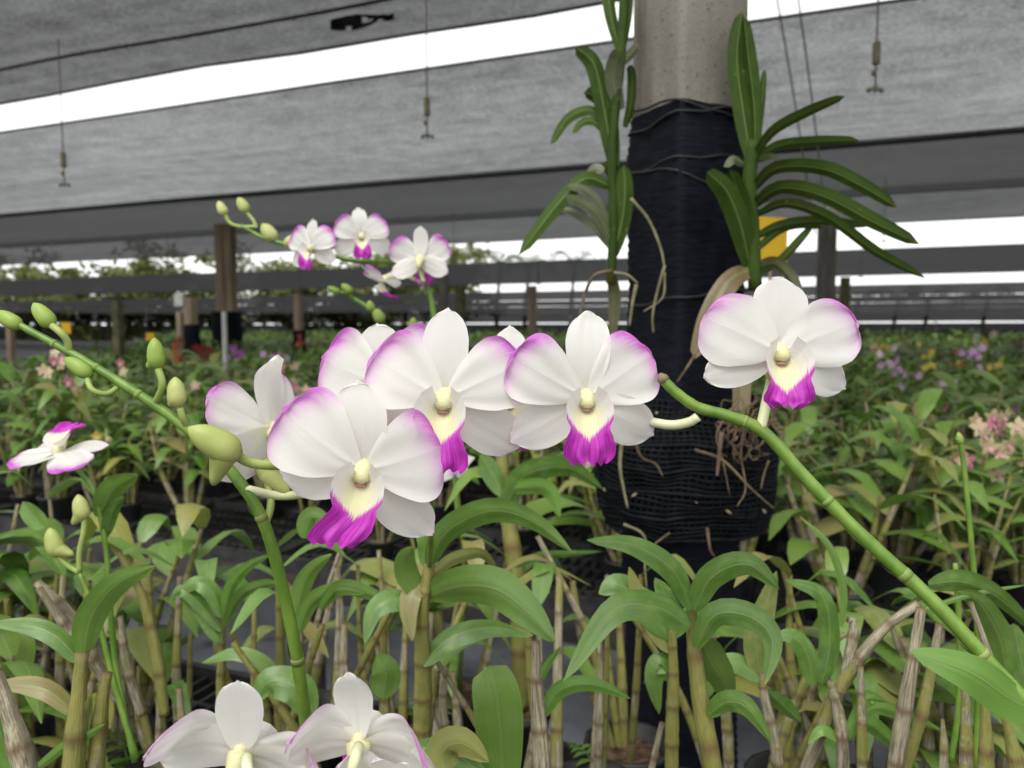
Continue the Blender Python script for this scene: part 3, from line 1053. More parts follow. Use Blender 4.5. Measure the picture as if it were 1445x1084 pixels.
def palm(x, y, h, seed, label):
    rg_ = random.Random(seed)
    r = thing('palm_tree', label, 'tree', (x, y, 0), 'palms beyond the nursery')
    m = MB(); top = Vector((x + .4, y, h))
    tube(m, spline([Vector((x, y, 0)), Vector((x + .1, y, h * .5)), top], 10), [.2 - .008 * i for i in range(11)], 8); part('trunk', m, 'bark', r)
    for k in range(13):
        a = k * 2.4 + rg_.uniform(-.2, .2); d = Vector((math.cos(a), math.sin(a), 0)); e = rg_.uniform(-.3, .9)
        L = rg_.uniform(2.3, 3.1)
        path = spline([top, top + d * L * .5 + Vector((0, 0, L * (.2 + .3 * e))), top + d * L + Vector((0, 0, L * (.35 * e - .35)))], 12)
        f = MB(); tube(f, path, .02, 4)
        S = d.cross(Vector((0, 0, 1)))
        for i in range(1, 13):
            for s in (-1, 1):
                b0 = path[i]; l = .5 * math.sin(math.pi * min(1, i / 12 * .8 + .15))
                blade(f, [b0, b0 + (S * s + d * .5) * l * .55, b0 + (S * s + d * .6) * l - Vector((0, 0, .22 * l / .5))], .075, d, nw=1, base=.6)
        part('frond', f, 'palm_leaf', r)


rt = random.Random(12)
for i in range(12):
    x = -44 + i * 3.6 + rt.uniform(-.8, .8)
    y = 58 + rt.uniform(-4, 4)
    tree(x, y, rt.uniform(5.8, 7.0), rt.uniform(2.0, 2.9), 500 + i, 'leafy broad tree beyond the far end of the nursery')
for i, (px, yy) in enumerate(((700, 350), (740, 356), (805, 352), (1262, 402), (1306, 405), (1388, 403), (640, 345), (1205, 404))):
    d = 66.0
    p = W(px, yy, d)
    palm(p.x, p.y, p.z - 1.3, 700 + i, 'coconut palm rising far behind the shade nets')

# ================================================================== THE WRAPPED POST
PD = 1.02
pc = W(966, 465, PD)
post_r = thing('wrapped_post', 'concrete post wrapped in black netting with orchids tied to it', 'post', (pc.x, pc.y, 0))
ang = R_(26)
side_ = 0.106


def sq(th, s):
    """radius of a rounded square at angle th"""
    c, q = abs(math.cos(th)), abs(math.sin(th))
    return s / 2 / (c ** 20 + q ** 20) ** (1 / 20)


def sqtube(zs, size, ns, jit, seed, mbs=None, ridge=0.0, ridge_n=0):
    mb = MB()
    v, f, uv = [], [], []
    for i, z in enumerate(zs):
        s = size(z) if callable(size) else size
        for k in range(ns):
            th = 2 * math.pi * k / ns
            rr = sq(th, s) + jit * noise.noise((math.cos(th) * 3, math.sin(th) * 3, z * 14 + seed)) + (ridge if i % 2 else 0)
            v.append((pc.x + math.cos(th + ang) * rr, pc.y + math.sin(th + ang) * rr, z))
            uv.append((k / ns, z))
    for i in range(len(zs) - 1):
        for k in range(ns):
            f.append((i * ns + k, i * ns + (k + 1) % ns, (i + 1) * ns + (k + 1) % ns, (i + 1) * ns + k))
    f.append(tuple(range(ns - 1, -1, -1))); f.append(tuple((len(zs) - 1) * ns + k for k in range(ns)))
    return mb.add(v, f, uv)


ztop = W(966, 168, PD).z
zs = [ztop - 0.1 + i * 0.06 for i in range(int((CZ + 1.72 - ztop + 0.1) / 0.06))]
part('shaft', sqtube(zs, side_, 88, 0.0008, 1), 'concrete', post_r)
zs = []
z = 0.0
while z < ztop:
    zs.append(z); z += 0.0058
zs.append(ztop)
part('net_wrap', sqtube(zs, lambda z: side_ + 0.006 + 0.005 * noise.noise((0, 1, z * 9)) + 0.004 * max(0, math.sin(z * 23)), 56, 0.0035, 4, ridge=0.0017), 'wrap_net', post_r)
for zz, tl_ in ((ztop - 0.012, .01), (W(0, 175, PD).z, -.012), (W(0, 240, PD).z, .006), (W(0, 268, PD).z, -.02), (W(0, 420, PD).z, .01)):
    m = MB(); pts = []
    for k in range(33):
        th = 2 * math.pi * k / 32
        rr = sq(th - ang, side_ + 0.013)
        pts.append(Vector((pc.x + math.cos(th) * rr, pc.y + math.sin(th) * rr, zz + tl_ * math.cos(th) + .002 * math.sin(5 * th))))
    tube(m, pts, 0.0018, 5, cap=False); part('tie_cord', m, 'cable', post_r)
# the coarse basket of netting low on the post, stuffed with husk
za, zb = W(0, 745, PD).z, W(0, 560, PD).z
st = MB()
NR, NCc = 30, 84


def bag(th, t):
    w = 0.088 + 0.034 * math.sin(math.pi * min(1, t * .75 + .12)) - 0.012 * t
    return w * (1 + 0.08 * noise.noise((math.cos(th) * 2, math.sin(th) * 2, t * 4)))


def bagp(th, t):
    r = bag(th, t)
    return Vector((pc.x + 0.006 + math.cos(th) * r * 1.04, pc.y + math.sin(th) * r * .85, za + (zb - za) * t + 0.007 * noise.noise((math.cos(th) * 3, math.sin(th) * 3, t * 9))))


for i in range(NR):
    tube(st, [bagp(2 * math.pi * k / 48, i / (NR - 1)) for k in range(49)], 0.0017 if i % 5 else 0.0028, 4, cap=False)
for k in range(NCc):
    tube(st, [bagp(2 * math.pi * k / NCc + 0.02 * math.sin(i * 2), i / 14) for i in range(15)], 0.0015, 4, cap=False)
tag(part('coarse_net', st, 'strand', post_r), kind='stuff')
hk = MB()
v, f = [], []
for i in range(13):
    for k in range(32):
        th = 2 * math.pi * k / 32
        p = bagp(th, i / 12)
        c = Vector((pc.x, pc.y, p.z))
        v.append(c + (p - c) * (0.94 + 0.035 * noise.noise((k * .9, i * .9, 3))))
for i in range(12):
    for k in range(32): f.append((i * 32 + k, i * 32 + (k + 1) % 32, (i + 1) * 32 + (k + 1) % 32, (i + 1) * 32 + k))
hk.add(v, f); part('inner_net', hk, 'wrap_net', post_r)
rgd = random.Random(5)
for i in range(10):
    th = rgd.uniform(3.4, 6.0); t_ = rgd.uniform(.1, .95)
    p = bagp(th, t_) + Vector((math.cos(th), math.sin(th), 0)) * .004
    m = MB(); q = p + Vector((rgd.uniform(-.007, .007), 0, rgd.uniform(-.007, .007)))
    tube(m, [p, p.lerp(q, .5), q], [.001, .0022, .001], 5); part('husk_chip', m, 'dead_cane', post_r)


# ------------------------------------------------------------------ leaf / cane helpers traced as real things at their distance
def dpath(pts, d, dd=0.0, n=12):
    m = len(pts) - 1
    P = [W(p[0], p[1], p[2] if len(p) > 2 else d + dd * i / m) for i, p in enumerate(pts)]
    return spline(P, n)


def vleaf(root, pts, d, hw, mat='leaf', roll=25, dd=0.0, a=0.42, b=0.68, fold=0.26, base=0.3, n=16, name='leaf', wave=0.05):
    path = dpath(pts, d, dd, n)
    side = []
    for i in range(len(path)):
        T = (path[min(i + 1, n)] - path[max(i - 1, 0)]).normalized()
        vd = (path[i] - CAM).normalized()
        S = T.cross(vd)
        if S.length < 1e-4: S = RGT.copy()
        S = Matrix.Rotation(R_(roll), 3, T) @ S.normalized()
        side.append(S)
    for i in range(1, len(side)):
        if side[i].dot(side[i - 1]) < 0: side[i] = -side[i]
    h = hw * d / F / max(0.5, math.cos(R_(roll)))
    return part(name, blade(MB(), path, h, side, a, b, fold, 6, base, 0, wave, pts[0][0]), mat, root)


def vcane(root, pts, d, rpx, dry=0.5, dd=0.0, tip=0.7, name='cane', inter=0.026, mat='cane', ns=10):
    P = [W(p[0], p[1], p[2] if len(p) > 2 else d + dd * i / (len(pts) - 1)) for i, p in enumerate(pts)]
    rgc = random.Random(int(pts[0][0] * 7 + pts[0][1]))
    return part(name, cane_mesh(P, rpx * .86 * d / F, tip, ns, dry, rgc, inter), mat, root)


def vtube(root, pts, d, rpx, mat, name, dd=0.0, n=16, ns=7, taper=1.0):
    path = dpath(pts, d, dd, n)
    rad = [rpx * d / F * (1 + (taper - 1) * i / n) for i in range(n + 1)]
    return part(name, tube(MB(), path, rad, ns), mat, root)


# ------------------------------------------------------------------ the two strap-leaved orchids tied to the post
VL = 0.95
vl = thing('strap_leaved_orchid', 'tall dark strap leaved orchid hanging along the left of the wrapped post', 'orchid plant', W(862, 400, VL))
vtube(vl, [(882, -40), (876, 80), (864, 200), (866, 300), (862, 400)], VL, 7, 'vanda_leaf', 'stem')
for pts, hw, mt, roll in (
        ([(866, 235), (852, 150), (838, 90), (812, 66)], 15, 'vanda_leaf', 20),
        ([(868, 235), (858, 170), (845, 140), (824, 130)], 15, 'vanda_leaf', -20),
        ([(856, 175), (832, 155), (800, 168), (777, 204)], 9, 'vanda_leaf', 30),
        ([(856, 190), (840, 172), (822, 172), (808, 188)], 7, 'vanda_leaf', 30),
        ([(860, 262), (825, 252), (785, 290), (732, 360)], 13, 'vanda_leaf', 20),
        ([(862, 335), (848, 290), (825, 268), (800, 262)], 8, 'vanda_pale', 30),
        ([(864, 345), (845, 305), (820, 285), (798, 278)], 9, 'vanda_pale', 30),
        ([(862, 350), (840, 320), (815, 302), (790, 294)], 8, 'vanda_pale', 25),
        ([(866, 360), (878, 310), (882, 270), (880, 232)], 16, 'vanda_leaf', 10),
        ([(864, 340), (868, 290), (866, 250), (852, 228)], 14, 'vanda_leaf', -25),
        ([(876, 155), (866, 115), (870, 85), (876, 72)], 15, 'vanda_pale', 10),
        ([(882, 180), (890, 150), (892, 110), (888, 92)], 8, 'vanda_leaf', 10),
        ([(874, 70), (862, 20), (858, -15), (856, -50)], 11, 'vanda_leaf', 15),
        ([(878, 70), (884, 20), (886, -15), (888, -50)], 10, 'vanda_leaf', -15),
        ([(878, 90), (892, 75), (902, 62)], 8, 'vanda_pale', 20),
        ([(852, 240), (838, 238), (828, 252)], 9, 'vanda_pale', 30),
        ([(862, 385), (866, 420), (864, 475)], 11, 'vanda_dry', 20)):
    vleaf(vl, pts, VL, hw * .88, mt, roll, dd=random.uniform(-.06, .03), a=0.3, b=0.32, fold=0.35, base=0.5)
for pts, r, mt in (([(864, 382), (838, 390), (824, 420), (818, 450)], 4, 'root'), ([(866, 385), (885, 388), (900, 400)], 3, 'root_green'),
                   ([(890, 280), (915, 310), (932, 350), (938, 380)], 3.5, 'root_green'), ([(938, 375), (928, 410), (921, 445), (922, 470)], 3.2, 'root_green'),
                   ([(898, 402), (893, 425), (888, 460)], 4, 'root_green'), ([(938, 385), (935, 420), (908, 440)], 2.5, 'root_green')):
    vtube(vl, pts, 0.93, r * .75, mt, 'root', taper=.6)
VR = 0.93
vr = thing('strap_leaved_orchid', 'strap leaved orchid with arching leaves fanning right of the wrapped post', 'orchid plant', W(1062, 400, VR))
vtube(vr, [(1062, 200), (1058, 260), (1062, 320), (1066, 410)], VR, 10, 'vanda_leaf', 'stem')
for pts, hw, mt, roll, dd in (
        ([(1060, 225), (1048, 150), (1040, 80), (1047, 16)], 15, 'vanda_leaf', 35, 0),
        ([(1066, 220), (1064, 150), (1056, 80), (1050, 25)], 12, 'vanda_leaf', -35, 0),
        ([(1070, 205), (1074, 160), (1077, 125), (1079, 98)], 6, 'vanda_leaf', 20, 0),
        ([(1064, 222), (1092, 185), (1140, 158), (1192, 136)], 9, 'vanda_leaf', 25, -.1),
        ([(1066, 225), (1100, 206), (1150, 200), (1212, 198)], 9, 'vanda_leaf', 25, -.05),
        ([(1062, 268), (1095, 238), (1160, 238), (1215, 262), (1266, 293)], 12, 'vanda_leaf', 25, -.12),
        ([(1062, 292), (1100, 266), (1160, 276), (1230, 312), (1298, 345)], 13, 'vanda_leaf', 25, -.15),
        ([(1064, 305), (1110, 288), (1170, 308), (1235, 355), (1306, 393)], 9, 'vanda_leaf', 30, -.1),
        ([(1066, 335), (1105, 318), (1160, 312), (1225, 320)], 9, 'vanda_leaf', 30, .05),
        ([(1068, 352), (1100, 326), (1130, 318), (1160, 322)], 8, 'vanda_leaf', 30, .08),
        ([(1075, 385), (1105, 365), (1130, 338), (1148, 318)], 8, 'vanda_leaf', 30, .08),
        ([(1058, 375), (1046, 320), (1026, 270), (998, 243)], 19, 'vanda_leaf', 20, -.06),
        ([(1056, 360), (1052, 310), (1042, 270), (1030, 240)], 13, 'vanda_leaf', -30, -.03),
        ([(1064, 378), (1030, 395), (1000, 445), (980, 506)], 19, 'vanda_dry', 20, -.04),
        ([(1066, 380), (1092, 372), (1115, 392), (1130, 425)], 11, 'vanda_dry', 30, -.04),
        ([(1050, 232), (1035, 225), (1024, 236)], 7, 'vanda_pale', 30, -.03),
        ([(1068, 228), (1085, 222), (1096, 224)], 6, 'vanda_pale', 30, -.05),
        ([(1046, 480), (1046, 540), (1044, 602)], 16, 'vanda_dry', 15, -.02)):
    vleaf(vr, pts, VR, hw * .86, mt, roll, dd=dd, a=0.28, b=0.30, fold=0.35, base=0.55)
rgr = random.Random(9)
for pts, r, mt in (([(1046, 560), (1012, 610), (1020, 650), (1030, 700)], 3, 'root'), ([(980, 635), (1020, 650), (1060, 690), (1092, 718)], 4, 'root'),
                   ([(1052, 590), (1046, 640), (1052, 690), (1040, 715)], 3, 'root'), ([(895, 618), (905, 645), (925, 655), (935, 672)], 4, 'root'),
                   ([(877, 625), (875, 660), (880, 690), (886, 718)], 5, 'root_green'), ([(1085, 650), (1078, 670), (1074, 690)], 3, 'root'),
                   ([(1018, 610), (1014, 650), (1012, 672)], 6, 'root'), ([(880, 740), (905, 752), (912, 770), (910, 800), (915, 860)], 4, 'root_green'),
                   ([(945, 752), (920, 772), (912, 790)], 3, 'root'), ([(912, 880), (925, 930), (908, 965)], 4, 'root'), ([(998, 745), (1002, 775), (1008, 785)], 4, 'root'),
                   ([(1000, 470), (975, 510), (955, 540)], 4, 'root')):
    vtube(vr, pts, 0.875, r * .62, mt, 'root', taper=.5)
for i in range(46):                                            # tangle of fine roots right of the post
    x0, y0 = rgr.uniform(1035, 1100), rgr.uniform(555, 620)
    pts = [(x0, y0)]
    for k in range(4):
        pts.append((min(1112, max(1000, pts[-1][0] + rgr.uniform(-16, 14))), pts[-1][1] + rgr.uniform(-4, 24)))
    vtube(vr, pts, 0.90 + rgr.uniform(-.02, .04), rgr.uniform(0.7, 1.6), 'root', 'root', n=9, ns=4)

# ================================================================== ORCHID FLOWERS
def sstep(a, b, x):
    x = min(1, max(0, (x - a) / (b - a)))
    return x * x * (3 - 2 * x)


def petal_mb(ang, L, Wd, a, b, y0=0.0, cup=0.0, recurve=0.0, roll=0.0, pink=0.0, green=0.0, ruffle=0.03, seed=0, nt=20, ns=14, lift=0.0, curltip=0.0, edge=None):
    """blade of a flower in the flower's own plane (x right, z up, facing -y), unit = half the flower's width"""
    A = R_(ang)
    D = Vector((math.cos(A), 0, math.sin(A)))
    P = Vector((-math.sin(A), 0, math.cos(A)))
    upsign = 1 if math.cos(A) >= 0 else -1
    pk = (a / (a + b)) ** a * (b / (a + b)) ** b
    v, f, uv, ap, ag = [], [], [], [], []
    for i in range(nt + 1):
        t = 0.5 - 0.5 * math.cos(math.pi * (0.04 + 0.96 * i / nt))
        w = Wd * (t ** a) * ((1 - t) ** b) / pk
        w = max(w, 0.05 * (1 - t), 0.004)
        for j in range(ns + 1):
            s = -1 + 2 * j / ns
            su = s * upsign
            wob = 1 + 0.07 * noise.noise((t * 3 + seed, s * 2.5, seed * 1.7)) + 0.02 * noise.noise((t * 11 + seed, s, seed))
            r = L * t * (1 - 0.05 * s * s * t) * (1 + 0.03 * noise.noise((s * 3, seed, 2)))
            q = s * w * wob
            y = y0 - lift * math.sin(math.pi * min(1, t * 1.1)) + recurve * t * t + cup * q * q
            y += roll * su * w * 0.8
            y += ruffle * math.sin(5.5 * s * 1.3 + seed * 2.1 + 4 * t) * abs(s) ** 1.6 * t
            y += curltip * max(0, t - 0.7) ** 2 * 9
            y -= 0.02 * math.exp(-(s / 0.10) ** 2) * (1 - t)
            p = D * r + P * q + Vector((0, y, 0))
            v.append(p); uv.append((j / ns, t))
            ed = max(t ** 1.0, abs(s) * (0.55 + 0.45 * t))
            m = 0.84 * t + 0.17 * su * t + 0.24 * abs(s) * t
            k = sstep(0.60, 1.16, m) + 0.42 * sstep(0.74, 1.02, max(abs(s) * (0.35 + 0.65 * t) + 0.08 * su, t * 0.97)) * sstep(0.30, 0.8, t)
            ap.append(min(1.2, k * pink))
            ag.append(green * sstep(0.35, 0.0, t) + 0.25 * green * math.exp(-(s / 0.25) ** 2) * (1 - t))
    for i in range(nt):
        for j in range(ns):
            k = i * (ns + 1) + j
            f.append((k, k + 1, k + ns + 2, k + ns + 1))
    return MB().add(v, f, uv, {'pink': ap, 'green': ag})


def lip_mb(flat=0.0, curl=0.0, seed=0, nt=20, ns=14, length=1.0):
    ctr = spline([(0, -.06, -.10), (0, -.24, -.30), (0, -.38, -.58), (0, -.38 - .10 * flat, -.84 * length)], nt)
    tab = [(0, .13), (.12, .27), (.3, .335), (.45, .33), (.56, .27), (.68, .32), (.8, .355), (.9, .345), (.97, .30), (1.0, .24)]

    def hw(t):
        for (t0, w0), (t1, w1) in zip(tab, tab[1:]):
            if t <= t1: return w0 + (w1 - w0) * sstep(t0, t1, t)
        return tab[-1][1]

    v, f, uv, ap, ay = [], [], [], [], []
    for i in range(nt + 1):
        t = i / nt
        c = ctr[i]
        w = hw(t)
        for j in range(ns + 1):
            s = -1 + 2 * j / ns
            cf = (1 - t) ** 0.8
            y = -0.34 * s * s * cf - 0.02 * math.exp(-(s / .2) ** 2)
            z = 0.30 * abs(s) ** 2.0 * cf - (0.02 * s * s * t)
            ruf = sstep(.5, .9, t) * (0.06 * math.sin(8 * s + seed) + 0.05 * noise.noise((s * 5, t * 4, seed)))
            x = s * w * (1 - 0.10 * cf * abs(s)) + curl * sstep(.5, 1, t) * 0.35
            z += 0.035 * math.sin(13 * s + seed) * sstep(.8, 1, t)
            v.append((x, c.y + y + ruf, c.z + z)); uv.append((j / ns, t))
            ap.append(sstep(.30, .70, t + .20 * (abs(s) - .45)))
            ay.append(sstep(.95, .25, abs(s)) * sstep(.0, .2, t))
    for i in range(nt):
        for j in range(ns):
            k = i * (ns + 1) + j
            f.append((k, k + 1, k + ns + 2, k + ns + 1))
    return MB().add(v, f, uv, {'pink': ap, 'yellow': ay})


def column_mb():
    m = MB()
    tube(m, spline([(0, .12, .05), (0, .02, .07), (0, -.10, .03), (0, -.19, -.06), (0, -.20, -.11)], 10),
         [.09, .095, .10, .108, .115, .12, .124, .124, .118, .10, .06], 14)
    m.v = [(x * .92, y * .9, z * .9 - .01) for x, y, z in m.v]
    return m


def cap_mb():
    """anther cap: a flat hood over the end of the column"""
    m = MB()
    tube(m, spline([(0, -.205, -.03), (0, -.232, -.08), (0, -.225, -.125)], 6), [.02, .05, .062, .066, .06, .045, .015], 10)
    m.v = [(x * 1.15, y * .88, z * .88 - .01) for x, y, z in m.v]
    return m


def throat_mb():
    """dark mouth under the cap"""
    m = MB()
    tube(m, spline([(-.07, -.17, -.155), (0, -.20, -.145), (.07, -.17, -.155)], 6), [.008, .022, .027, .028, .027, .022, .008], 8)
    return m


def spur_mb():
    m = MB()
    tube(m, spline([(0, .02, -.02), (0, .16, -.10), (0, .26, -.24), (0, .27, -.36)], 9), [.17, .165, .15, .14, .125, .11, .095, .08, .06, .03], 12)
    return m


COLM = None


def flower(root, px, py, d, Rpx, yaw=0, pitch=0, roll=0, spec=None, lipkw=None, seed=0, pink=1.0, pnames=True):
    """one bloom: the column with petals, sepals, lip, cap and spur"""
    global COLM
    if COLM is None:
        COLM = (column_mb().mesh('flower', 'column'), cap_mb().mesh('anther_cap', 'anther'), throat_mb().mesh('throat', 'throat'), spur_mb().mesh('spur', 'column'))
    c = W(px, py, d)
    Rm = Rpx * d / F
    mat = (Matrix.Translation(c - root.location) @ Matrix.Rotation(R_(yaw), 4, 'Z') @ Matrix.Rotation(R_(pitch), 4, 'X')
           @ Matrix.Rotation(R_(roll), 4, 'Y') @ Matrix.Scale(Rm, 4))
    fl = link('flower', COLM[0], root, mat)
    sp = {'petalL': (149, 1.14, .50), 'petalR': (31, 1.14, .50), 'dorsal': (90, 1.16, .29), 'latL': (209, 1.18, .34), 'latR': (-29, 1.18, .34)}
    ex = {k: {} for k in sp}
    for k, q in (spec or {}).items():
        if isinstance(q, dict): ex[k].update(q)
        else:
            sp[k] = q[:3]
            if len(q) > 3: ex[k].update(q[3])
    jr = random.Random(seed * 13 + 1)
    pink = pink * jr.uniform(.78, 1.12)
    for k, (a_, L, w) in sp.items():
        a_ += jr.uniform(-3.5, 3.5); L *= jr.uniform(.96, 1.05); w *= jr.uniform(.93, 1.08)
        kw = dict(seed=seed * 3.7 + a_ * .01)
        if k.startswith('petal'):
            kw.update(a=.90, b=.31, y0=-.05, cup=-.05, recurve=.06, lift=.05, pink=pink, ruffle=.05, ns=20, nt=24); nm = 'petal'
        elif k == 'dorsal':
            kw.update(a=.58, b=.37, y0=.03, cup=-.25, recurve=.02, lift=.05, green=.15, ruffle=.01); nm = 'dorsal_sepal'
        else:
            kw.update(a=.55, b=.43, y0=.04, cup=-.2, recurve=.08, lift=.06, green=.35, ruffle=.015, pink=.10 * pink); nm = 'lateral_sepal'
        kw['roll'] = jr.uniform(-.14, .14); kw['lift'] += jr.uniform(-.03, .06); kw['recurve'] += jr.uniform(-.10, .12); kw['cup'] += jr.uniform(-.12, .12)
        kw.update(ex[k])
        link(nm, petal_mb(a_, L, w, **kw).mesh(nm, 'petal'), fl)
    link('lip', lip_mb(seed=seed, **(lipkw or {})).mesh('lip', 'lip'), fl)
    link('anther_cap', COLM[1], fl)
    link('throat', COLM[2], fl)
    link('spur', COLM[3], fl)
    return fl, c, mat


def bud(root, base, tip, d, hw, mat='bud', spur=None, dtip=0.0, name='bud'):
    p0, p1 = W(*base, d), W(*tip, d + dtip)
    ax = p1 - p0
    mb = MB()
    prof = [.36, .74, .93, 1.0, 1.0, .97, .92, .84, .70, .48, .12]
    n = len(prof) - 1
    hwm = hw * d / F
    fr = frames([p0, p0.lerp(p1, .5), p1])[1]
    v, f, uv = [], [], []
    for i, r in enumerate(prof):
        t = i / n
        for k in range(14):
            th = 2 * math.pi * k / 14
            rr = hwm * r * (1 + 0.045 * math.cos(3 * th + 1.2 * t))
            v.append(p0 + ax * t + (fr[1] * math.cos(th) + fr[2] * math.sin(th)) * rr); uv.append((k / 14, t))
    for i in range(n):
        for k in range(14): f.append((i * 14 + k, i * 14 + (k + 1) % 14, (i + 1) * 14 + (k + 1) % 14, (i + 1) * 14 + k))
    f.append(tuple(range(13, -1, -1))); f.append(tuple(n * 14 + k for k in range(14)))
    mb.add(v, f, uv)
    if spur:
        s1 = W(*spur, d)
        b0 = p0.lerp(p1, .28)
        tube(mb, spline([b0, b0.lerp(s1, .45), s1], 7), [hwm * q for q in (.80, .88, .84, .74, .62, .50, .38, .16)], 12)
    return part(name, mb, mat, root)


def spike(root, pts, d, rpx, dd=0.0, nodes=(), n=40, taper=1.0, mat='spike', name='stem'):
    path = dpath(pts, d, dd, n)
    rad = [rpx * d / F * (1 + (taper - 1) * i / n) * (1 + .03 * math.sin(i * 1.7)) for i in range(n + 1)]
    part(name, tube(MB(), path, rad, 12), mat, root)
    for t in nodes:
        i = int(t * n)
        q = path[max(0, i - 1)], path[i], path[min(n, i + 1)]
        a_, b_ = q[1].lerp(q[0], .35), q[1].lerp(q[2], .22)
        _d = (q[2] - q[1]).normalized(); _s = _d.cross(FWD).normalized()
        _b = q[1] + _s * rad[i] * .9
        part('bract', blade(MB(), [_b, _b + _d * rad[i] * 1.6 + _s * rad[i] * .35, _b + _d * rad[i] * 3.0 + _s * rad[i] * .3], rad[i] * .7, FWD, nw=2, base=.9), 'node_sheath', root)
        part('node_sheath', tube(MB(), [a_, q[1], q[1].lerp(q[2], .1), b_], [rad[i] * 1.02, rad[i] * 1.09, rad[i] * 1.06, rad[i] * .98], 12), 'node_sheath', root)
    return path


def stalk(root, pts, d, rpx, mat='stalk_pale', ddl=None, taper=1.0):
    vtube(root, pts, d, rpx, mat, 'flower_stalk', n=14, ns=9, taper=taper)


HD = 0.385
# ---- the right hand spray: long stem rising leftwards from the right edge
base = W(1500, 1060, 0.40); base.z = BENCH - .03; base.x += .05
sr = thing('orchid_in_bloom', 'orchid whose long bare green stem slants up left to three open white flowers', 'orchid plant', base)
vcane(sr, [(1560, 1500, .46), (1535, 1250, .42), (1500, 1075, .37), (1475, 1020, .352)], .40, 13, .3, tip=.75)
spike(sr, [(1478, 1024, .350), (1400, 940, .355), (1318, 850, .362), (1213, 753, .372), (1140, 678, .379), (1078, 610, .385), (1030, 588, .388), (985, 575, .390), (955, 555, .390), (935, 535, .390)],
      HD, 10.2, nodes=(.14, .27, .40, .62), taper=.72, n=60)
part('cut_tip', tube(MB(), [W(938, 538, .390), W(934, 533, .390), W(931, 528, .391)], [.0030, .0029, .0012], 8), 'dead_cane', sr)
vleaf(sr, [(1490, 1015, .36), (1430, 990, .345), (1370, 950, .335), (1285, 920, .33)], .345, 30, 'leaf_fresh', 15, fold=.16, a=.5, b=.6)
flower(sr, 1097, 498, .385, 105, 0, -4, 1, seed=1, spec={
    'petalL': (153, 1.08, .47, dict(ruffle=.03, a=.7)), 'petalR': (24, 1.12, .46, dict(a=.7)), 'dorsal': (90, 1.05, .36), 'latL': (202, 1.02, .28), 'latR': (-24, 1.05, .29)},
       lipkw=dict(flat=.3, length=.84), pink=.85)
stalk(sr, [(1073, 606, .385), (1078, 585, .388), (1084, 555, .395), (1093, 520, .402), (1097, 500, .400)], .388, 7.5)
flower(sr, 826, 562, .390, 103, 2, 0, 0, seed=2, lipkw=dict(length=1.0))
stalk(sr, [(985, 588, .390), (972, 596, .392), (945, 600, .396), (905, 592, .402), (860, 578, .405), (828, 565, .400)], .392, 7)
part('dry_flower_base', tube(MB(), spline([W(857, 600, .405), W(862, 618, .402), W(872, 626, .40)], 5), [.002, .0035, .004, .003, .0035, .001], 7), 'stalk_pale', sr)

# ---- the middle spray: upright stem hidden behind its flowers
base = W(603, 1010, 0.62); base.z = BENCH - .03
sm = thing('orchid_in_bloom', 'orchid with arching broad leaves carrying the central pair of white flowers', 'orchid plant', base)
spike(sm, [(606, 800, .60), (609, 740, .52), (609, 670, .45), (628, 600, .425), (668, 572, .42), (716, 560, .42)], .42, 5.5, taper=.8, n=34, nodes=(.25,))
flower(sm, 628, 562, .392, 112, -2, 2, 3, seed=3, spec={
    'petalL': (150, 1.10, .52), 'petalR': (25, 1.10, .51), 'dorsal': (92, 1.08, .30), 'latL': (206, 1.02, .34), 'latR': (-34, 1.18, .35)}, lipkw=dict(curl=.1))
stalk(sm, [(640, 590, .424), (636, 575, .415), (629, 564, .402)], .41, 6)
flower(sm, 545, 545, .415, 98, -8, 0, -4, seed=4, spec={'petalL': (152, 1.06, .58), 'dorsal': (98, .92, .33), 'latL': (208, .9, .34)})
stalk(sm, [(612, 640, .44), (585, 585, .44), (548, 550, .43)], .43, 6)
flower(sm, 717, 560, .425, 84, 6, 0, 0, seed=5, spec={'petalL': (150, .5, .2), 'petalR': (30, .5, .2)})
# its leaves and jointed canes
AD = .60
vcane(sm, [(600, 1130, .63), (596, 1040, .62), (597, 960, .61), (596, 870, .60), (606, 795, .60)], AD, 15, .12, tip=.8)
for pts, hw, mt, roll, dd in (
        ([(606, 800), (630, 752), (690, 722), (750, 735), (806, 778)], 19, 'leaf', 25, -.04),
        ([(604, 842), (650, 828), (700, 832), (745, 865), (784, 907)], 29, 'leaf', 20, -.08),
        ([(596, 938), (635, 900), (690, 885), (752, 897)], 17, 'leaf', -35, .02),
        ([(600, 845), (578, 815), (572, 790), (582, 772)], 18, 'leaf', 15, -.02),
        ([(598, 862), (560, 845), (528, 860), (514, 908)], 17, 'leaf', 30, -.02),
        ([(602, 800), (606, 770), (598, 745), (582, 728)], 17, 'leaf_fresh', 20, 0),
        ([(598, 822), (580, 838), (576, 865), (582, 905)], 16, 'leaf_old', 20, -.02),
        ([(606, 815), (640, 790), (680, 783), (704, 812)], 10, 'leaf_old', 30, .05)):
    vleaf(sm, pts, AD, hw, mt, roll, dd)

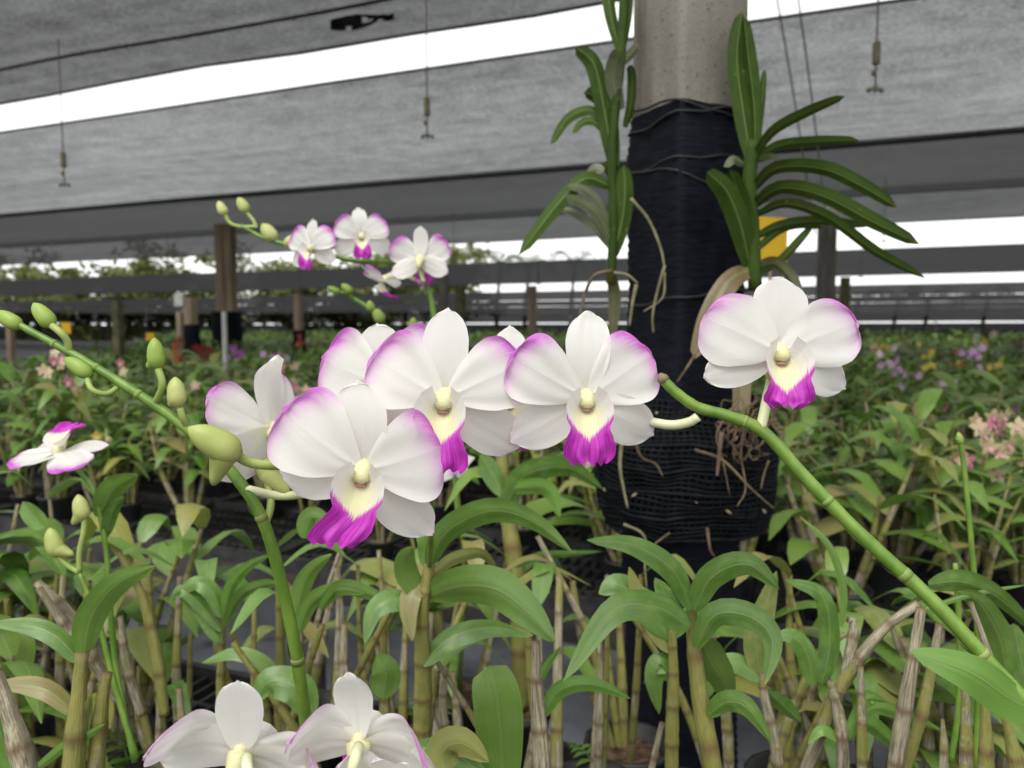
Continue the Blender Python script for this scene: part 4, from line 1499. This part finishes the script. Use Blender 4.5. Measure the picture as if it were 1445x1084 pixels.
# ---- the left spray: stem with buds reaching to the left edge
base = W(440, 1010, 0.50); base.z = BENCH - .03
sl = thing('orchid_in_bloom', 'orchid with a curved stem ending in green buds, drooping flowers along it', 'orchid plant', base)
spike(sl, [(452, 1180, .50), (428, 990, .45), (410, 880, .43), (375, 745, .415), (330, 670, .41), (268, 608, .41), (205, 563, .41), (145, 525, .41), (85, 490, .41), (35, 463, .41), (8, 447, .41)],
      .42, 10, nodes=(.16, .33, .62, .72, .82), taper=.45, n=60)
bud(sl, (30, 462), (-6, 440), .41, 11, 'bud_green')
bud(sl, (75, 461), (47, 428), .41, 12, 'bud_green')
stalk(sl, [(97, 496, .41), (95, 482, .408), (86, 470, .406), (74, 460, .408)], .41, 5, 'stalk_green')
bud(sl, (128, 531), (92, 505), .405, 11, 'bud_green')
stalk(sl, [(166, 547, .41), (150, 556, .405), (130, 550, .402), (122, 532, .405)], .408, 4, 'stalk_green')
bud(sl, (222, 521), (218, 477), .405, 12, 'bud_green', spur=(207, 519))
stalk(sl, [(219, 569, .41), (226, 555, .406), (229, 540, .404), (223, 520, .405)], .408, 5, 'stalk_green')
bud(sl, (251, 575), (247, 532), .405, 13, 'bud', spur=(238, 572))
stalk(sl, [(264, 603, .41), (258, 590, .406), (254, 576, .405)], .408, 5, 'stalk_green')
bud(sl, (338, 645), (266, 604), .385, 22, 'bud', spur=(301, 684), dtip=-.01)
stalk(sl, [(330, 640, .385), (352, 653, .39), (385, 657, .395), (420, 655, .41), (440, 660, .42)], .39, 7, 'stalk_green')
bud(sl, (362, 668), (415, 652), .42, 20, 'bud', spur=(408, 698), dtip=.01)
stalk(sl, [(374, 742, .415), (382, 715, .417), (380, 690, .42), (372, 672, .42)], .418, 5.5, 'stalk_green')
# open flower seen from the side, facing left
flower(sl, 386, 606, .418, 84, -122, -12, 2, seed=6, spec={'dorsal': (86, 1.34, .28, dict(recurve=-.25, curltip=.35)), 'petalL': (118, 1.0, .46, dict(recurve=-.45)), 'petalR': (26, 1.08, .42, dict(recurve=-.50, roll=-.25)),
       'latL': (215, 1.0, .34, dict(recurve=-.5, green=.8)), 'latR': (-46, 1.15, .46, dict(recurve=-.45, green=.8))})
# open flower facing the camera, hanging lowest
flower(sl, 513, 662, .375, 114, 4, 6, 8, seed=7, spec={
    'petalL': (150, 1.22, .54, dict(roll=.12)), 'petalR': (22, 1.00, .54), 'dorsal': (98, 1.08, .33), 'latL': (194, 1.06, .32), 'latR': (-36, 1.24, .32)}, lipkw=dict(curl=-.55, flat=.8))
stalk(sl, [(345, 690, .41), (400, 700, .42), (455, 690, .41), (512, 664, .385)], .41, 6.5)
vcane(sl, [(470, 1400, .56), (462, 1280, .53), (454, 1170, .50)], .50, 13, .3, tip=.8)

# ---- two flowers seen from behind at the bottom edge
base = W(420, 1240, 0.36); base.z = BENCH - .03
sb = thing('orchid_in_bloom', 'orchid with pure white pink tipped flowers seen from behind, low down', 'orchid plant', base)
flower(sb, 340, 1062, .335, 106, 174, -14, -4, seed=8, spec={
    'dorsal': (91, 1.10, .30, dict(recurve=-.1)), 'petalR': (170, 1.22, .32, dict(recurve=.25, curltip=.25)), 'petalL': (26, 1.0, .36, dict(recurve=.3, curltip=.5)),
    'latR': (206, 1.15, .36, dict(recurve=.2)), 'latL': (-2, 1.0, .36, dict(recurve=.2))}, pink=.4)
flower(sb, 506, 1048, .325, 106, 184, -14, 2, seed=9, spec={
    'dorsal': (90, 1.10, .27, dict(recurve=-.1)), 'petalR': (170, .95, .34, dict(recurve=.3, curltip=.5)), 'petalL': (32, .95, .44, dict(recurve=.25, curltip=.3)),
    'latR': (206, 1.2, .34, dict(recurve=.2)), 'latL': (6, .85, .32, dict(recurve=.2))}, pink=.6)
flower(sb, 556, 1122, .315, 82, 178, -10, 0, seed=10, spec={'dorsal': (112, .8, .22), 'petalL': (66, .8, .24)}, pink=.2)
stalk(sb, [(348, 1068, .328), (350, 1090, .315), (365, 1130, .315), (400, 1180, .33)], .32, 8)
stalk(sb, [(506, 1054, .318), (500, 1075, .305), (490, 1120, .31), (470, 1180, .33)], .315, 8)
stalk(sb, [(556, 1124, .308), (545, 1150, .305), (520, 1190, .33)], .31, 7)
spike(sb, [(400, 1400, .40), (420, 1260, .35), (440, 1195, .335), (475, 1178, .33), (530, 1195, .33)], .34, 10, taper=.6, n=24)

# ---- the spray further back, above the central flowers
BD = 1.02
base = W(640, 700, BD); base.z = BENCH - .03
sp_ = thing('orchid_in_bloom', 'orchid spray behind, four smaller white flowers against dark netting', 'orchid plant', base)
spike(sp_, [(650, 760), (632, 560), (615, 460), (600, 400), (560, 372), (500, 368), (440, 352), (405, 345), (370, 335), (340, 318)], BD, 4.5, taper=.6, n=50)
for (x, y, r, yw, ro, sd) in ((441, 350, 36, -25, 0, 11), (510, 334, 37, 10, -4, 12), (593, 366, 40, 172, 2, 13)):
    flower(sp_, x, y, BD - .03, r, yw, 0, ro, seed=sd, pink=1.25)
flower(sp_, 540, 395, BD - .02, 34, -75, 62, 0, seed=14, pink=1.3)
stalk(sp_, [(600, 402), (580, 392), (560, 385), (542, 392)], BD - .01, 3)
stalk(sp_, [(598, 398), (594, 385), (593, 368)], BD - .02, 3)
bud(sp_, (318, 304), (308, 284), BD, 7, 'bud'); stalk(sp_, [(362, 320), (340, 320), (325, 315), (317, 302)], BD, 2.6, 'stalk_green')
bud(sp_, (349, 300), (336, 279), BD, 8, 'bud'); stalk(sp_, [(362, 322), (358, 312), (348, 300)], BD, 2.6, 'stalk_green')
bud(sp_, (388, 340), (370, 316), BD, 10, 'bud'); bud(sp_, (420, 338), (400, 346), BD, 9, 'bud')
base = W(560, 700, 1.1); base.z = BENCH - .03
sq_ = thing('orchid_in_bud', 'orchid bearing only small green buds behind the central flowers', 'orchid plant', base)
spike(sq_, [(580, 740), (560, 560), (535, 455), (500, 422), (478, 412)], 1.08, 4.5, taper=.6, n=24)
for b0, b1, hw in (((480, 414), (462, 405), 5), ((497, 414), (482, 401), 6), ((540, 455), (528, 436), 8), ((524, 440), (521, 424), 6), ((583, 470), (583, 448), 7)):
    bud(sq_, b0, b1, 1.07, hw, 'bud_green')
stalk(sq_, [(570, 500), (580, 485), (583, 470)], 1.07, 3, 'stalk_green')

# ---- the small plant at the left with an upturned flower and two buds
LD = .66
base = W(180, 1060, LD); base.z = BENCH - .03
ss = thing('orchid_in_bud', 'slim orchid with one upturned pink edged flower and two yellow green buds', 'orchid plant', base)
spike(ss, [(190, 1075, .66), (165, 950), (155, 850), (150, 780), (135, 700), (118, 672), (90, 650)], LD, 4.2, taper=.75, n=36)
flower(ss, 84, 640, LD, 56, -15, -68, 180, seed=15, pink=1.5, spec={'dorsal': (90, 1.0, .28, dict(recurve=-.3))})
spike(ss, [(192, 1070), (160, 960), (140, 880), (112, 808)], LD - .02, 4.5, taper=.7, n=24)
stalk(ss, [(112, 808), (95, 798), (82, 785)], LD - .02, 3.8, 'stalk_green'); stalk(ss, [(112, 808), (112, 780), (118, 752), (119, 732)], LD - .02, 3.8, 'stalk_green')
bud(ss, (82, 786), (70, 745), LD - .02, 12, 'bud', spur=(104, 783)); bud(ss, (118, 734), (110, 698), LD - .02, 11, 'bud', spur=(102, 740))
for pts, hw, mt in (([(140, 730), (160, 690), (195, 670)], 18, 'leaf'), ([(148, 760), (160, 720), (175, 700)], 10, 'leaf'), ([(62, 745), (45, 725), (32, 708)], 14, 'leaf_fresh')):
    vleaf(ss, pts, LD, hw, mt, 20)

# ================================================================== NEAR BENCH PLANTS
def nplant(label, bx, by, d, pot=True):
    b = W(bx, by, d); b.z = BENCH - 0.032
    r = thing('orchid_plant', label, 'orchid plant', b)
    if pot:
        m = MB(); lathe(m, [(0.035, 0.0), (0.047, 0.06), (0.05, 0.061), (0.05, 0.068), (0.044, 0.067), (0.04, 0.05)], 14, b); part('pot', m, 'black_plastic', r)
        m = MB(); lathe(m, [(0.043, 0.05), (0.03, 0.058), (0.012, 0.055)], 12, b); part('potting_husk', m, 'husk', r)
    return r


# with the broad leaf standing upright and the brown stub
p = nplant('orchid with one broad upright leaf beside a thick withered brown stub', 730, 1080, .52)
vleaf(p, [(712, 1130, .50), (708, 1060, .49), (702, 990, .48), (690, 940, .48)], .49, 37, 'leaf', 12, a=.35, b=.25, fold=.12, base=.7)
vcane(p, [(765, 1160, .53), (764, 1080, .52), (758, 980, .52), (756, 905, .52)], .52, 14, 1.25, tip=.6)
vleaf(p, [(766, 1012), (790, 975), (835, 966), (890, 986)], .53, 13, 'leaf_fresh', 25)
vleaf(p, [(762, 965), (772, 940), (792, 912)], .54, 6, 'leaf_fresh', 20)
vleaf(p, [(640, 1110), (625, 1065), (650, 1050), (690, 1075)], .47, 26, 'leaf_old', 30)
vleaf(p, [(690, 1100), (640, 1062), (600, 1055), (560, 1075)], .48, 18, 'leaf', 30)

# right of centre: bamboo-like cane with six leaves
p = nplant('orchid with a ringed yellow cane and six arching leaves before the wrapped post', 1010, 1090, .52)
vcane(p, [(1022, 1180, .53), (1006, 1085, .52), (988, 985, .52), (978, 900, .52), (975, 850, .52)], .52, 15, .25, tip=.75, inter=.045)
for pts, hw, mt, roll, dd in (
        ([(976, 860), (950, 805), (895, 770), (828, 762)], 17, 'leaf', 25, -.03),
        ([(980, 862), (1005, 815), (1055, 797), (1100, 832)], 20, 'leaf', 22, -.02),
        ([(974, 886), (930, 858), (865, 862), (795, 962)], 23, 'leaf', 18, -.04),
        ([(982, 915), (1010, 868), (1060, 872), (1090, 905), (1080, 966)], 20, 'leaf', 15, -.03),
        ([(990, 900), (1000, 930), (1018, 960), (1030, 1000)], 27, 'leaf', 10, .04),
        ([(1000, 1010), (1025, 992), (1055, 1000), (1090, 1050)], 16, 'leaf', 25, -.02),
        ([(968, 885), (945, 850), (935, 830), (925, 815)], 14, 'leaf', 25, .04)):
    vleaf(p, pts, .51, hw, mt, roll, dd)
vtube(p, [(978, 850), (984, 830), (988, 818)], .512, 4, 'cut_end', 'cut_stub'); vtube(p, [(972, 850), (970, 832), (969, 820)], .515, 4, 'cut_pink', 'cut_stub')

p = nplant('young orchid with a smooth green cane and oval leaves, behind the ringed cane', 950, 1090, .60)
vcane(p, [(948, 1160, .61), (948, 1050, .60), (950, 950, .60), (948, 880, .60)], .60, 11, 0.0, tip=.8)
for pts, hw, mt, roll in (([(948, 900), (900, 845), (870, 825), (845, 838)], 22, 'leaf', 20), ([(950, 960), (932, 935), (922, 960), (930, 1008)], 17, 'leaf', 15), ([(950, 900), (972, 870), (985, 850), (990, 830)], 12, 'leaf_fresh', 20), ([(946, 920), (925, 880), (905, 850), (888, 800)], 17, 'leaf_old', 20)):
    vleaf(p, pts, .60, hw, mt, roll)

# right: mottled yellow leaf with drooping leaf
p = nplant('orchid with an upright mottled yellow leaf beside drooping green leaves', 1080, 1080, .62)
vcane(p, [(1100, 1130, .63), (1095, 1060, .62), (1078, 980, .62), (1075, 950, .62)], .62, 9, .8)
for pts, hw, mt, roll in (([(1076, 965), (1068, 910), (1080, 860), (1096, 806)], 19, 'leaf_old', 15), ([(1078, 960), (1040, 935), (1010, 945), (1000, 985)], 15, 'leaf', 25), ([(1082, 975), (1110, 1000), (1130, 1020)], 12, 'leaf', 25)):
    vleaf(p, pts, .62, hw, mt, roll)

p = nplant('orchid with bent tan canes leaning right like bamboo rods', 1150, 1090, .62)
vcane(p, [(1120, 1130, .64), (1168, 1010, .62), (1195, 955, .61), (1245, 890, .60), (1296, 852, .60)], .61, 11, .85, tip=.8, inter=.035)
vcane(p, [(1090, 1090, .66), (1120, 1000, .66), (1160, 920, .66), (1192, 895, .66)], .66, 8, .3, tip=.8)
vcane(p, [(1190, 1130, .62), (1188, 1040, .61), (1178, 985, .61), (1170, 960, .61)], .61, 10, .9)
vcane(p, [(1216, 1130, .60), (1216, 1020, .60), (1214, 940, .60)], .60, 8, .45, tip=.8)
vcane(p, [(1192, 960, .61), (1200, 920, .61), (1205, 880, .61), (1196, 874, .61)], .61, 9, 1.0)
for pts, hw, mt, roll in (([(1160, 965), (1172, 905), (1160, 840), (1108, 818)], 15, 'leaf', 25), ([(1188, 885), (1190, 830), (1170, 770), (1128, 728)], 6, 'leaf', 20),
                          ([(1148, 968), (1140, 925), (1120, 898), (1092, 898)], 15, 'leaf', 25), ([(1190, 1040), (1230, 1000), (1270, 1008), (1330, 1032)], 12, 'leaf_fresh', 25),
                          ([(1190, 1045), (1220, 1020), (1260, 1050), (1300, 1090)], 13, 'leaf_fresh', 25), ([(1195, 1040), (1220, 1000), (1225, 985), (1250, 990)], 13, 'leaf_fresh', 20), ([(1188, 1045), (1160, 1030), (1140, 1050)], 8, 'leaf_fresh', 25)):
    vleaf(p, pts, .61, hw, mt, roll)

p = nplant('orchid with two pale bare canes crossing under the slanting flower stem', 1290, 1090, .56)
vcane(p, [(1255, 1150, .57), (1268, 1050, .56), (1285, 950, .55), (1300, 858, .55)], .56, 12, .9, tip=.85, inter=.035)
vcane(p, [(1270, 1110, .58), (1300, 1010, .57), (1315, 940, .57), (1326, 880, .57)], .57, 9, .6, tip=.85, inter=.035)
vcane(p, [(1330, 1150, .54), (1332, 1060, .54), (1330, 1015, .54)], .54, 7, .9, tip=.5)
p = nplant('orchid at the right edge with stout olive canes and dark leaves', 1390, 1100, .52)
vcane(p, [(1362, 1160, .52), (1364, 1060, .52), (1362, 970, .52)], .52, 11, .7, inter=.04)
vcane(p, [(1392, 1160, .50), (1392, 1060, .50), (1390, 990, .50)], .50, 12, .35, inter=.04)
vcane(p, [(1445, 1160, .48), (1432, 1070, .48), (1418, 1010, .48)], .48, 12, .3, inter=.04)
vcane(p, [(1396, 1000, .53), (1395, 930, .53), (1370, 850, .53)], .53, 7, .9)
for pts, hw, mt, roll in (([(1310, 825), (1360, 822), (1410, 845), (1470, 900)], 17, 'leaf', 25), ([(1420, 950), (1410, 900), (1380, 850), (1350, 835)], 18, 'leaf', -25), ([(1460, 1000), (1440, 930), (1430, 880)], 22, 'leaf', 20), ([(1300, 862), (1370, 840), (1450, 825)], 4, 'leaf_fresh', 20)):
    vleaf(p, pts, .55, hw, mt, roll)
p = nplant('orchid sending up two slender bright green stalks, one with a knobbed tip', 1370, 1100, .62)
vtube(p, [(1376, 1090), (1381, 940), (1372, 780), (1358, 640), (1350, 618)], .60, 4.5, 'spike', 'stalk', taper=.7, n=24)
vtube(p, [(1342, 1075), (1352, 1000), (1354, 900), (1348, 795)], .60, 4.5, 'spike', 'stalk', taper=.8, n=24)
bud(p, (1356, 628), (1352, 610), .60, 5, 'bud_green')

# left side
p = nplant('orchid with a stout olive ringed cane and grey green leaves at the left', 105, 1090, .50)
vcane(p, [(98, 1170, .50), (104, 1080, .50), (110, 1000, .50), (116, 920, .50)], .50, 17, .15, tip=.8, inter=.04)
vcane(p, [(128, 1170, .51), (136, 1070, .51), (144, 990, .51), (152, 950, .51)], .51, 13, .5, tip=.8, inter=.04)
for pts, hw, mt, roll in (([(114, 935), (80, 898), (40, 882), (-20, 880)], 15, 'leaf', 22), ([(108, 1008), (70, 975), (30, 965), (-15, 968)], 15, 'leaf_old', 22), ([(118, 925), (130, 870), (165, 825), (220, 798)], 22, 'leaf', 18), ([(40, 1095), (90, 1055), (120, 1040), (148, 1022)], 8, 'leaf_fresh', 20), ([(98, 1010), (120, 1010), (128, 980)], 9, 'leaf_old', 30)):
    vleaf(p, pts, .50, hw, mt, roll)
p = nplant('orchid with crossed brown canes leaning left behind the stout cane', 150, 1000, .66)
vcane(p, [(170, 990, .68), (130, 930, .66), (90, 880, .65), (55, 830, .64)], .66, 10, .55, inter=.035)
vcane(p, [(160, 960, .70), (128, 905, .68), (80, 850, .66), (52, 822, .66)], .67, 12, .95, inter=.04)
vcane(p, [(232, 1010, .70), (222, 930, .70), (200, 840, .70), (168, 780, .70)], .70, 9, .3, inter=.035)
vcane(p, [(200, 1010, .72), (178, 930, .72), (170, 870, .72)], .72, 8, .9)
p = nplant('orchid whose thick peeling cane leans out at the bottom left corner', 10, 1110, .42)
vcane(p, [(48, 1180, .41), (36, 1090, .41), (18, 1020, .41), (-5, 950, .41)], .41, 18, .9, inter=.05)
vleaf(p, [(30, 1110), (10, 1060), (-5, 1010), (-20, 970)], .42, 16, 'leaf_fresh', 20)
p = nplant('orchid with a slim green shoot and fanned leaves behind the bud stem', 312, 1000, .72)
vcane(p, [(312, 1030, .73), (312, 950, .72), (315, 870, .72)], .72, 8, .1)
for pts, hw, mt, roll in (([(316, 875), (325, 830), (350, 800), (384, 782)], 9, 'leaf_fresh', 22), ([(313, 870), (300, 835), (275, 822), (245, 845)], 13, 'leaf', 25), ([(315, 885), (340, 840), (375, 825), (402, 825)], 9, 'leaf', 25), ([(312, 890), (280, 850), (255, 832), (240, 850)], 10, 'leaf', 25),
                          ([(310, 905), (290, 870), (270, 850)], 12, 'leaf', 15), ([(405, 970), (370, 935), (330, 922), (285, 936)], 12, 'leaf', 20)):
    vleaf(p, pts, .70, hw, mt, roll)
p = nplant('orchid with grey green leaves opening right of the curved flower stem', 430, 1000, .66)
vcane(p, [(440, 1040, .67), (430, 960, .66), (416, 890, .66)], .66, 8, .5)
vcane(p, [(470, 1030, .68), (478, 950, .68), (480, 870, .68), (476, 800, .68)], .68, 9, .7)
vcane(p, [(490, 1040, .64), (486, 960, .64), (486, 880, .64)], .64, 9, .8)
for pts, hw, mt, roll in (([(418, 885), (425, 835), (440, 805), (468, 782)], 14, 'leaf', 20), ([(420, 895), (440, 850), (480, 832), (515, 838)], 13, 'leaf', 22), ([(452, 860), (480, 830), (520, 838), (548, 850)], 12, 'leaf', 25), ([(430, 760), (440, 730), (470, 740)], 16, 'leaf', 15),
                          ([(440, 1010), (420, 970), (380, 962), (360, 990)], 26, 'leaf', 15), ([(540, 985), (545, 950), (530, 925)], 24, 'leaf', 15)):
    vleaf(p, pts, .64, hw, mt, roll)
p = nplant('tall orchid with a thick plain green cane right of the central flowers', 725, 1000, .95)
vcane(p, [(735, 1000, .96), (734, 900, .95), (730, 820, .95), (712, 700, .95), (708, 640, .95)], .95, 15, .0, inter=.06, tip=.9)
for pts, hw, mt, roll in (([(712, 720), (740, 672), (800, 660), (850, 690)], 17, 'leaf', 25), ([(712, 700), (690, 660), (680, 640)], 15, 'leaf', 20), ([(728, 800), (760, 785), (800, 782), (850, 778)], 6, 'leaf', 25), ([(716, 690), (770, 690), (790, 730)], 13, 'leaf_fresh', 25)):
    vleaf(p, pts, .93, hw, mt, roll)
# bare canes of the middle and right: many thin jointed stems fan out between the leafy ones
rn = random.Random(21)
clumps = [(660, .80, 'behind the arching leaves under the central flowers'), (840, .76, 'between the brown stub and the ringed cane'), (560, .82, 'left of the plant with arching broad leaves'),
          (400, .84, 'behind the curved bud bearing stem'), (235, .80, 'behind the slim shoot with fanned leaves'), (60, .80, 'behind the stout olive cane'),
          (520, .68, 'above the two flowers seen from behind'), (1130, .82, 'behind the mottled yellow leaf'), (1340, .80, 'behind the slender bright green stalks'),
          (890, .88, 'against the foot of the wrapped post'), (1240, .78, 'between the bamboo like rods'), (785, .64, 'just right of the withered brown stub'), (700, .74, 'behind the broad upright leaf'), (1060, .74, 'left of the bamboo like rods'), (340, .70, 'around the slim green shoot'),
          (150, .86, 'behind the leaning brown canes'), (1400, .84, 'behind the dark leaves by the stem'), (10, .92, 'behind the peeling corner cane'), (460, .92, 'across from the bud bearing stem')]
for i, (px, d, where) in enumerate(clumps):
    b = W(px, 700, d)
    if b.dot(DV) > AISLE0 - .05: d = d * (AISLE0 - .07) / b.dot(DV); b = W(px, 700, d)
    b.z = BENCH - .032
    r = thing('orchid_plant', 'clump of thin bare jointed canes ' + where, 'orchid plant', b, 'bare cane clumps on the near bench')
    m = MB(); lathe(m, [(0.035, 0.0), (0.047, 0.06), (0.05, 0.061), (0.05, 0.068), (0.044, 0.067), (0.04, 0.05)], 14, b); part('pot', m, 'black_plastic', r)
    m = MB(); lathe(m, [(0.043, 0.05), (0.03, 0.058), (0.012, 0.055)], 12, b); part('potting_husk', m, 'husk', r)
    for k in range(rn.randint(4, 6)):
        a = rn.uniform(0, 6.28)
        dr = Vector((math.cos(a), math.sin(a) * .6, 0))
        h = rn.uniform(.10, .26)
        ln = rn.uniform(.05, .5)
        p0 = b + dr * .025 + Vector((0, 0, .05))
        p2 = p0 + dr * h * ln + Vector((0, 0, h))
        p1 = p0.lerp(p2, .5) + dr * h * rn.uniform(-.1, .12)
        dry = rn.choice([.15, .45, .7, .95])
        part('cane', cane_mesh([p0, p1, p2], rn.uniform(.0036, .0060), .8, 8, dry, rn, .03), 'cane', r)
        if rn.random() < .35:
            d_ = Vector((math.cos(a + 1), math.sin(a + 1), .4)); L = rn.uniform(.06, .1)
            part('leaf', blade(MB(), spline([p2, p2 + d_ * L * .5 + Vector((0, 0, .01)), p2 + d_ * L - Vector((0, 0, .03))], 8), .012, d_.cross(Vector((0, 0, 1))), fold=.2), rn.choice(['leaf', 'leaf', 'leaf_old']), r)
# small ferns between the pots
for i, (px, py, d) in enumerate(((190, 985, .80), (215, 970, .82), (590, 965, .86), (960, 1082, .70), (860, 1040, .80), (1050, 1080, .68), (820, 1060, .72))):
    b = W(px, py, d); b.z = BENCH - .03
    r = thing('small_fern', 'little bright green fern sprouting between the pots', 'fern', b, 'ferns between the pots')
    for k in range(6):
        a = k * 1.05 + rn.uniform(-.3, .3); dr = Vector((math.cos(a), math.sin(a), 0)); L = rn.uniform(.05, .09)
        path = spline([b, b + dr * L * .4 + Vector((0, 0, L * .9)), b + dr * L + Vector((0, 0, L * .9))], 10)
        m = MB(); tube(m, path, .0008, 4)
        S = Vector((-dr.y, dr.x, 0))
        for q in range(2, 11):
            for s in (-1, 1):
                l = L * .30 * math.sin(math.pi * min(1, q / 11 + .12))
                blade(m, [path[q], path[q] + S * s * l * .5 + Vector((0, 0, .002)), path[q] + S * s * l], l * .22, dr, nw=1, base=.6)
        part('frond', m, 'fern', r)

# leafy plants standing along the back of the near bench
for i, (px, d, sc, where) in enumerate(((20, .80, 1.0, 'beside the peeling cane at the bench corner'), (165, .92, .95, 'behind the slim orchid with yellow green buds'), (95, 1.05, .9, 'behind the upturned pink edged flower'), (-20, .98, 1.0, 'beside the tip of the bud stem row'), (40, 1.0, .95, 'between the yellow green buds and the aisle'), 
                                        (1150, .86, .8, 'beside the foot of the wrapped post'),
                                        (1250, .84, .85, 'under the slanting flower stem'), (1420, .80, .95, 'behind the stout olive canes'))):
    b = W(px, 700, d)
    if b.dot(DV) > AISLE0 - .06: b = W(px, 700, d * (AISLE0 - .08) / b.dot(DV))
    b.z = BENCH - .032
    place(protos[i % 7], 'orchid_plant', 'bushy leafy orchid ' + where, 'orchid plant', b, i * 1.3, sc, 'leafy orchids along the back of the near bench')
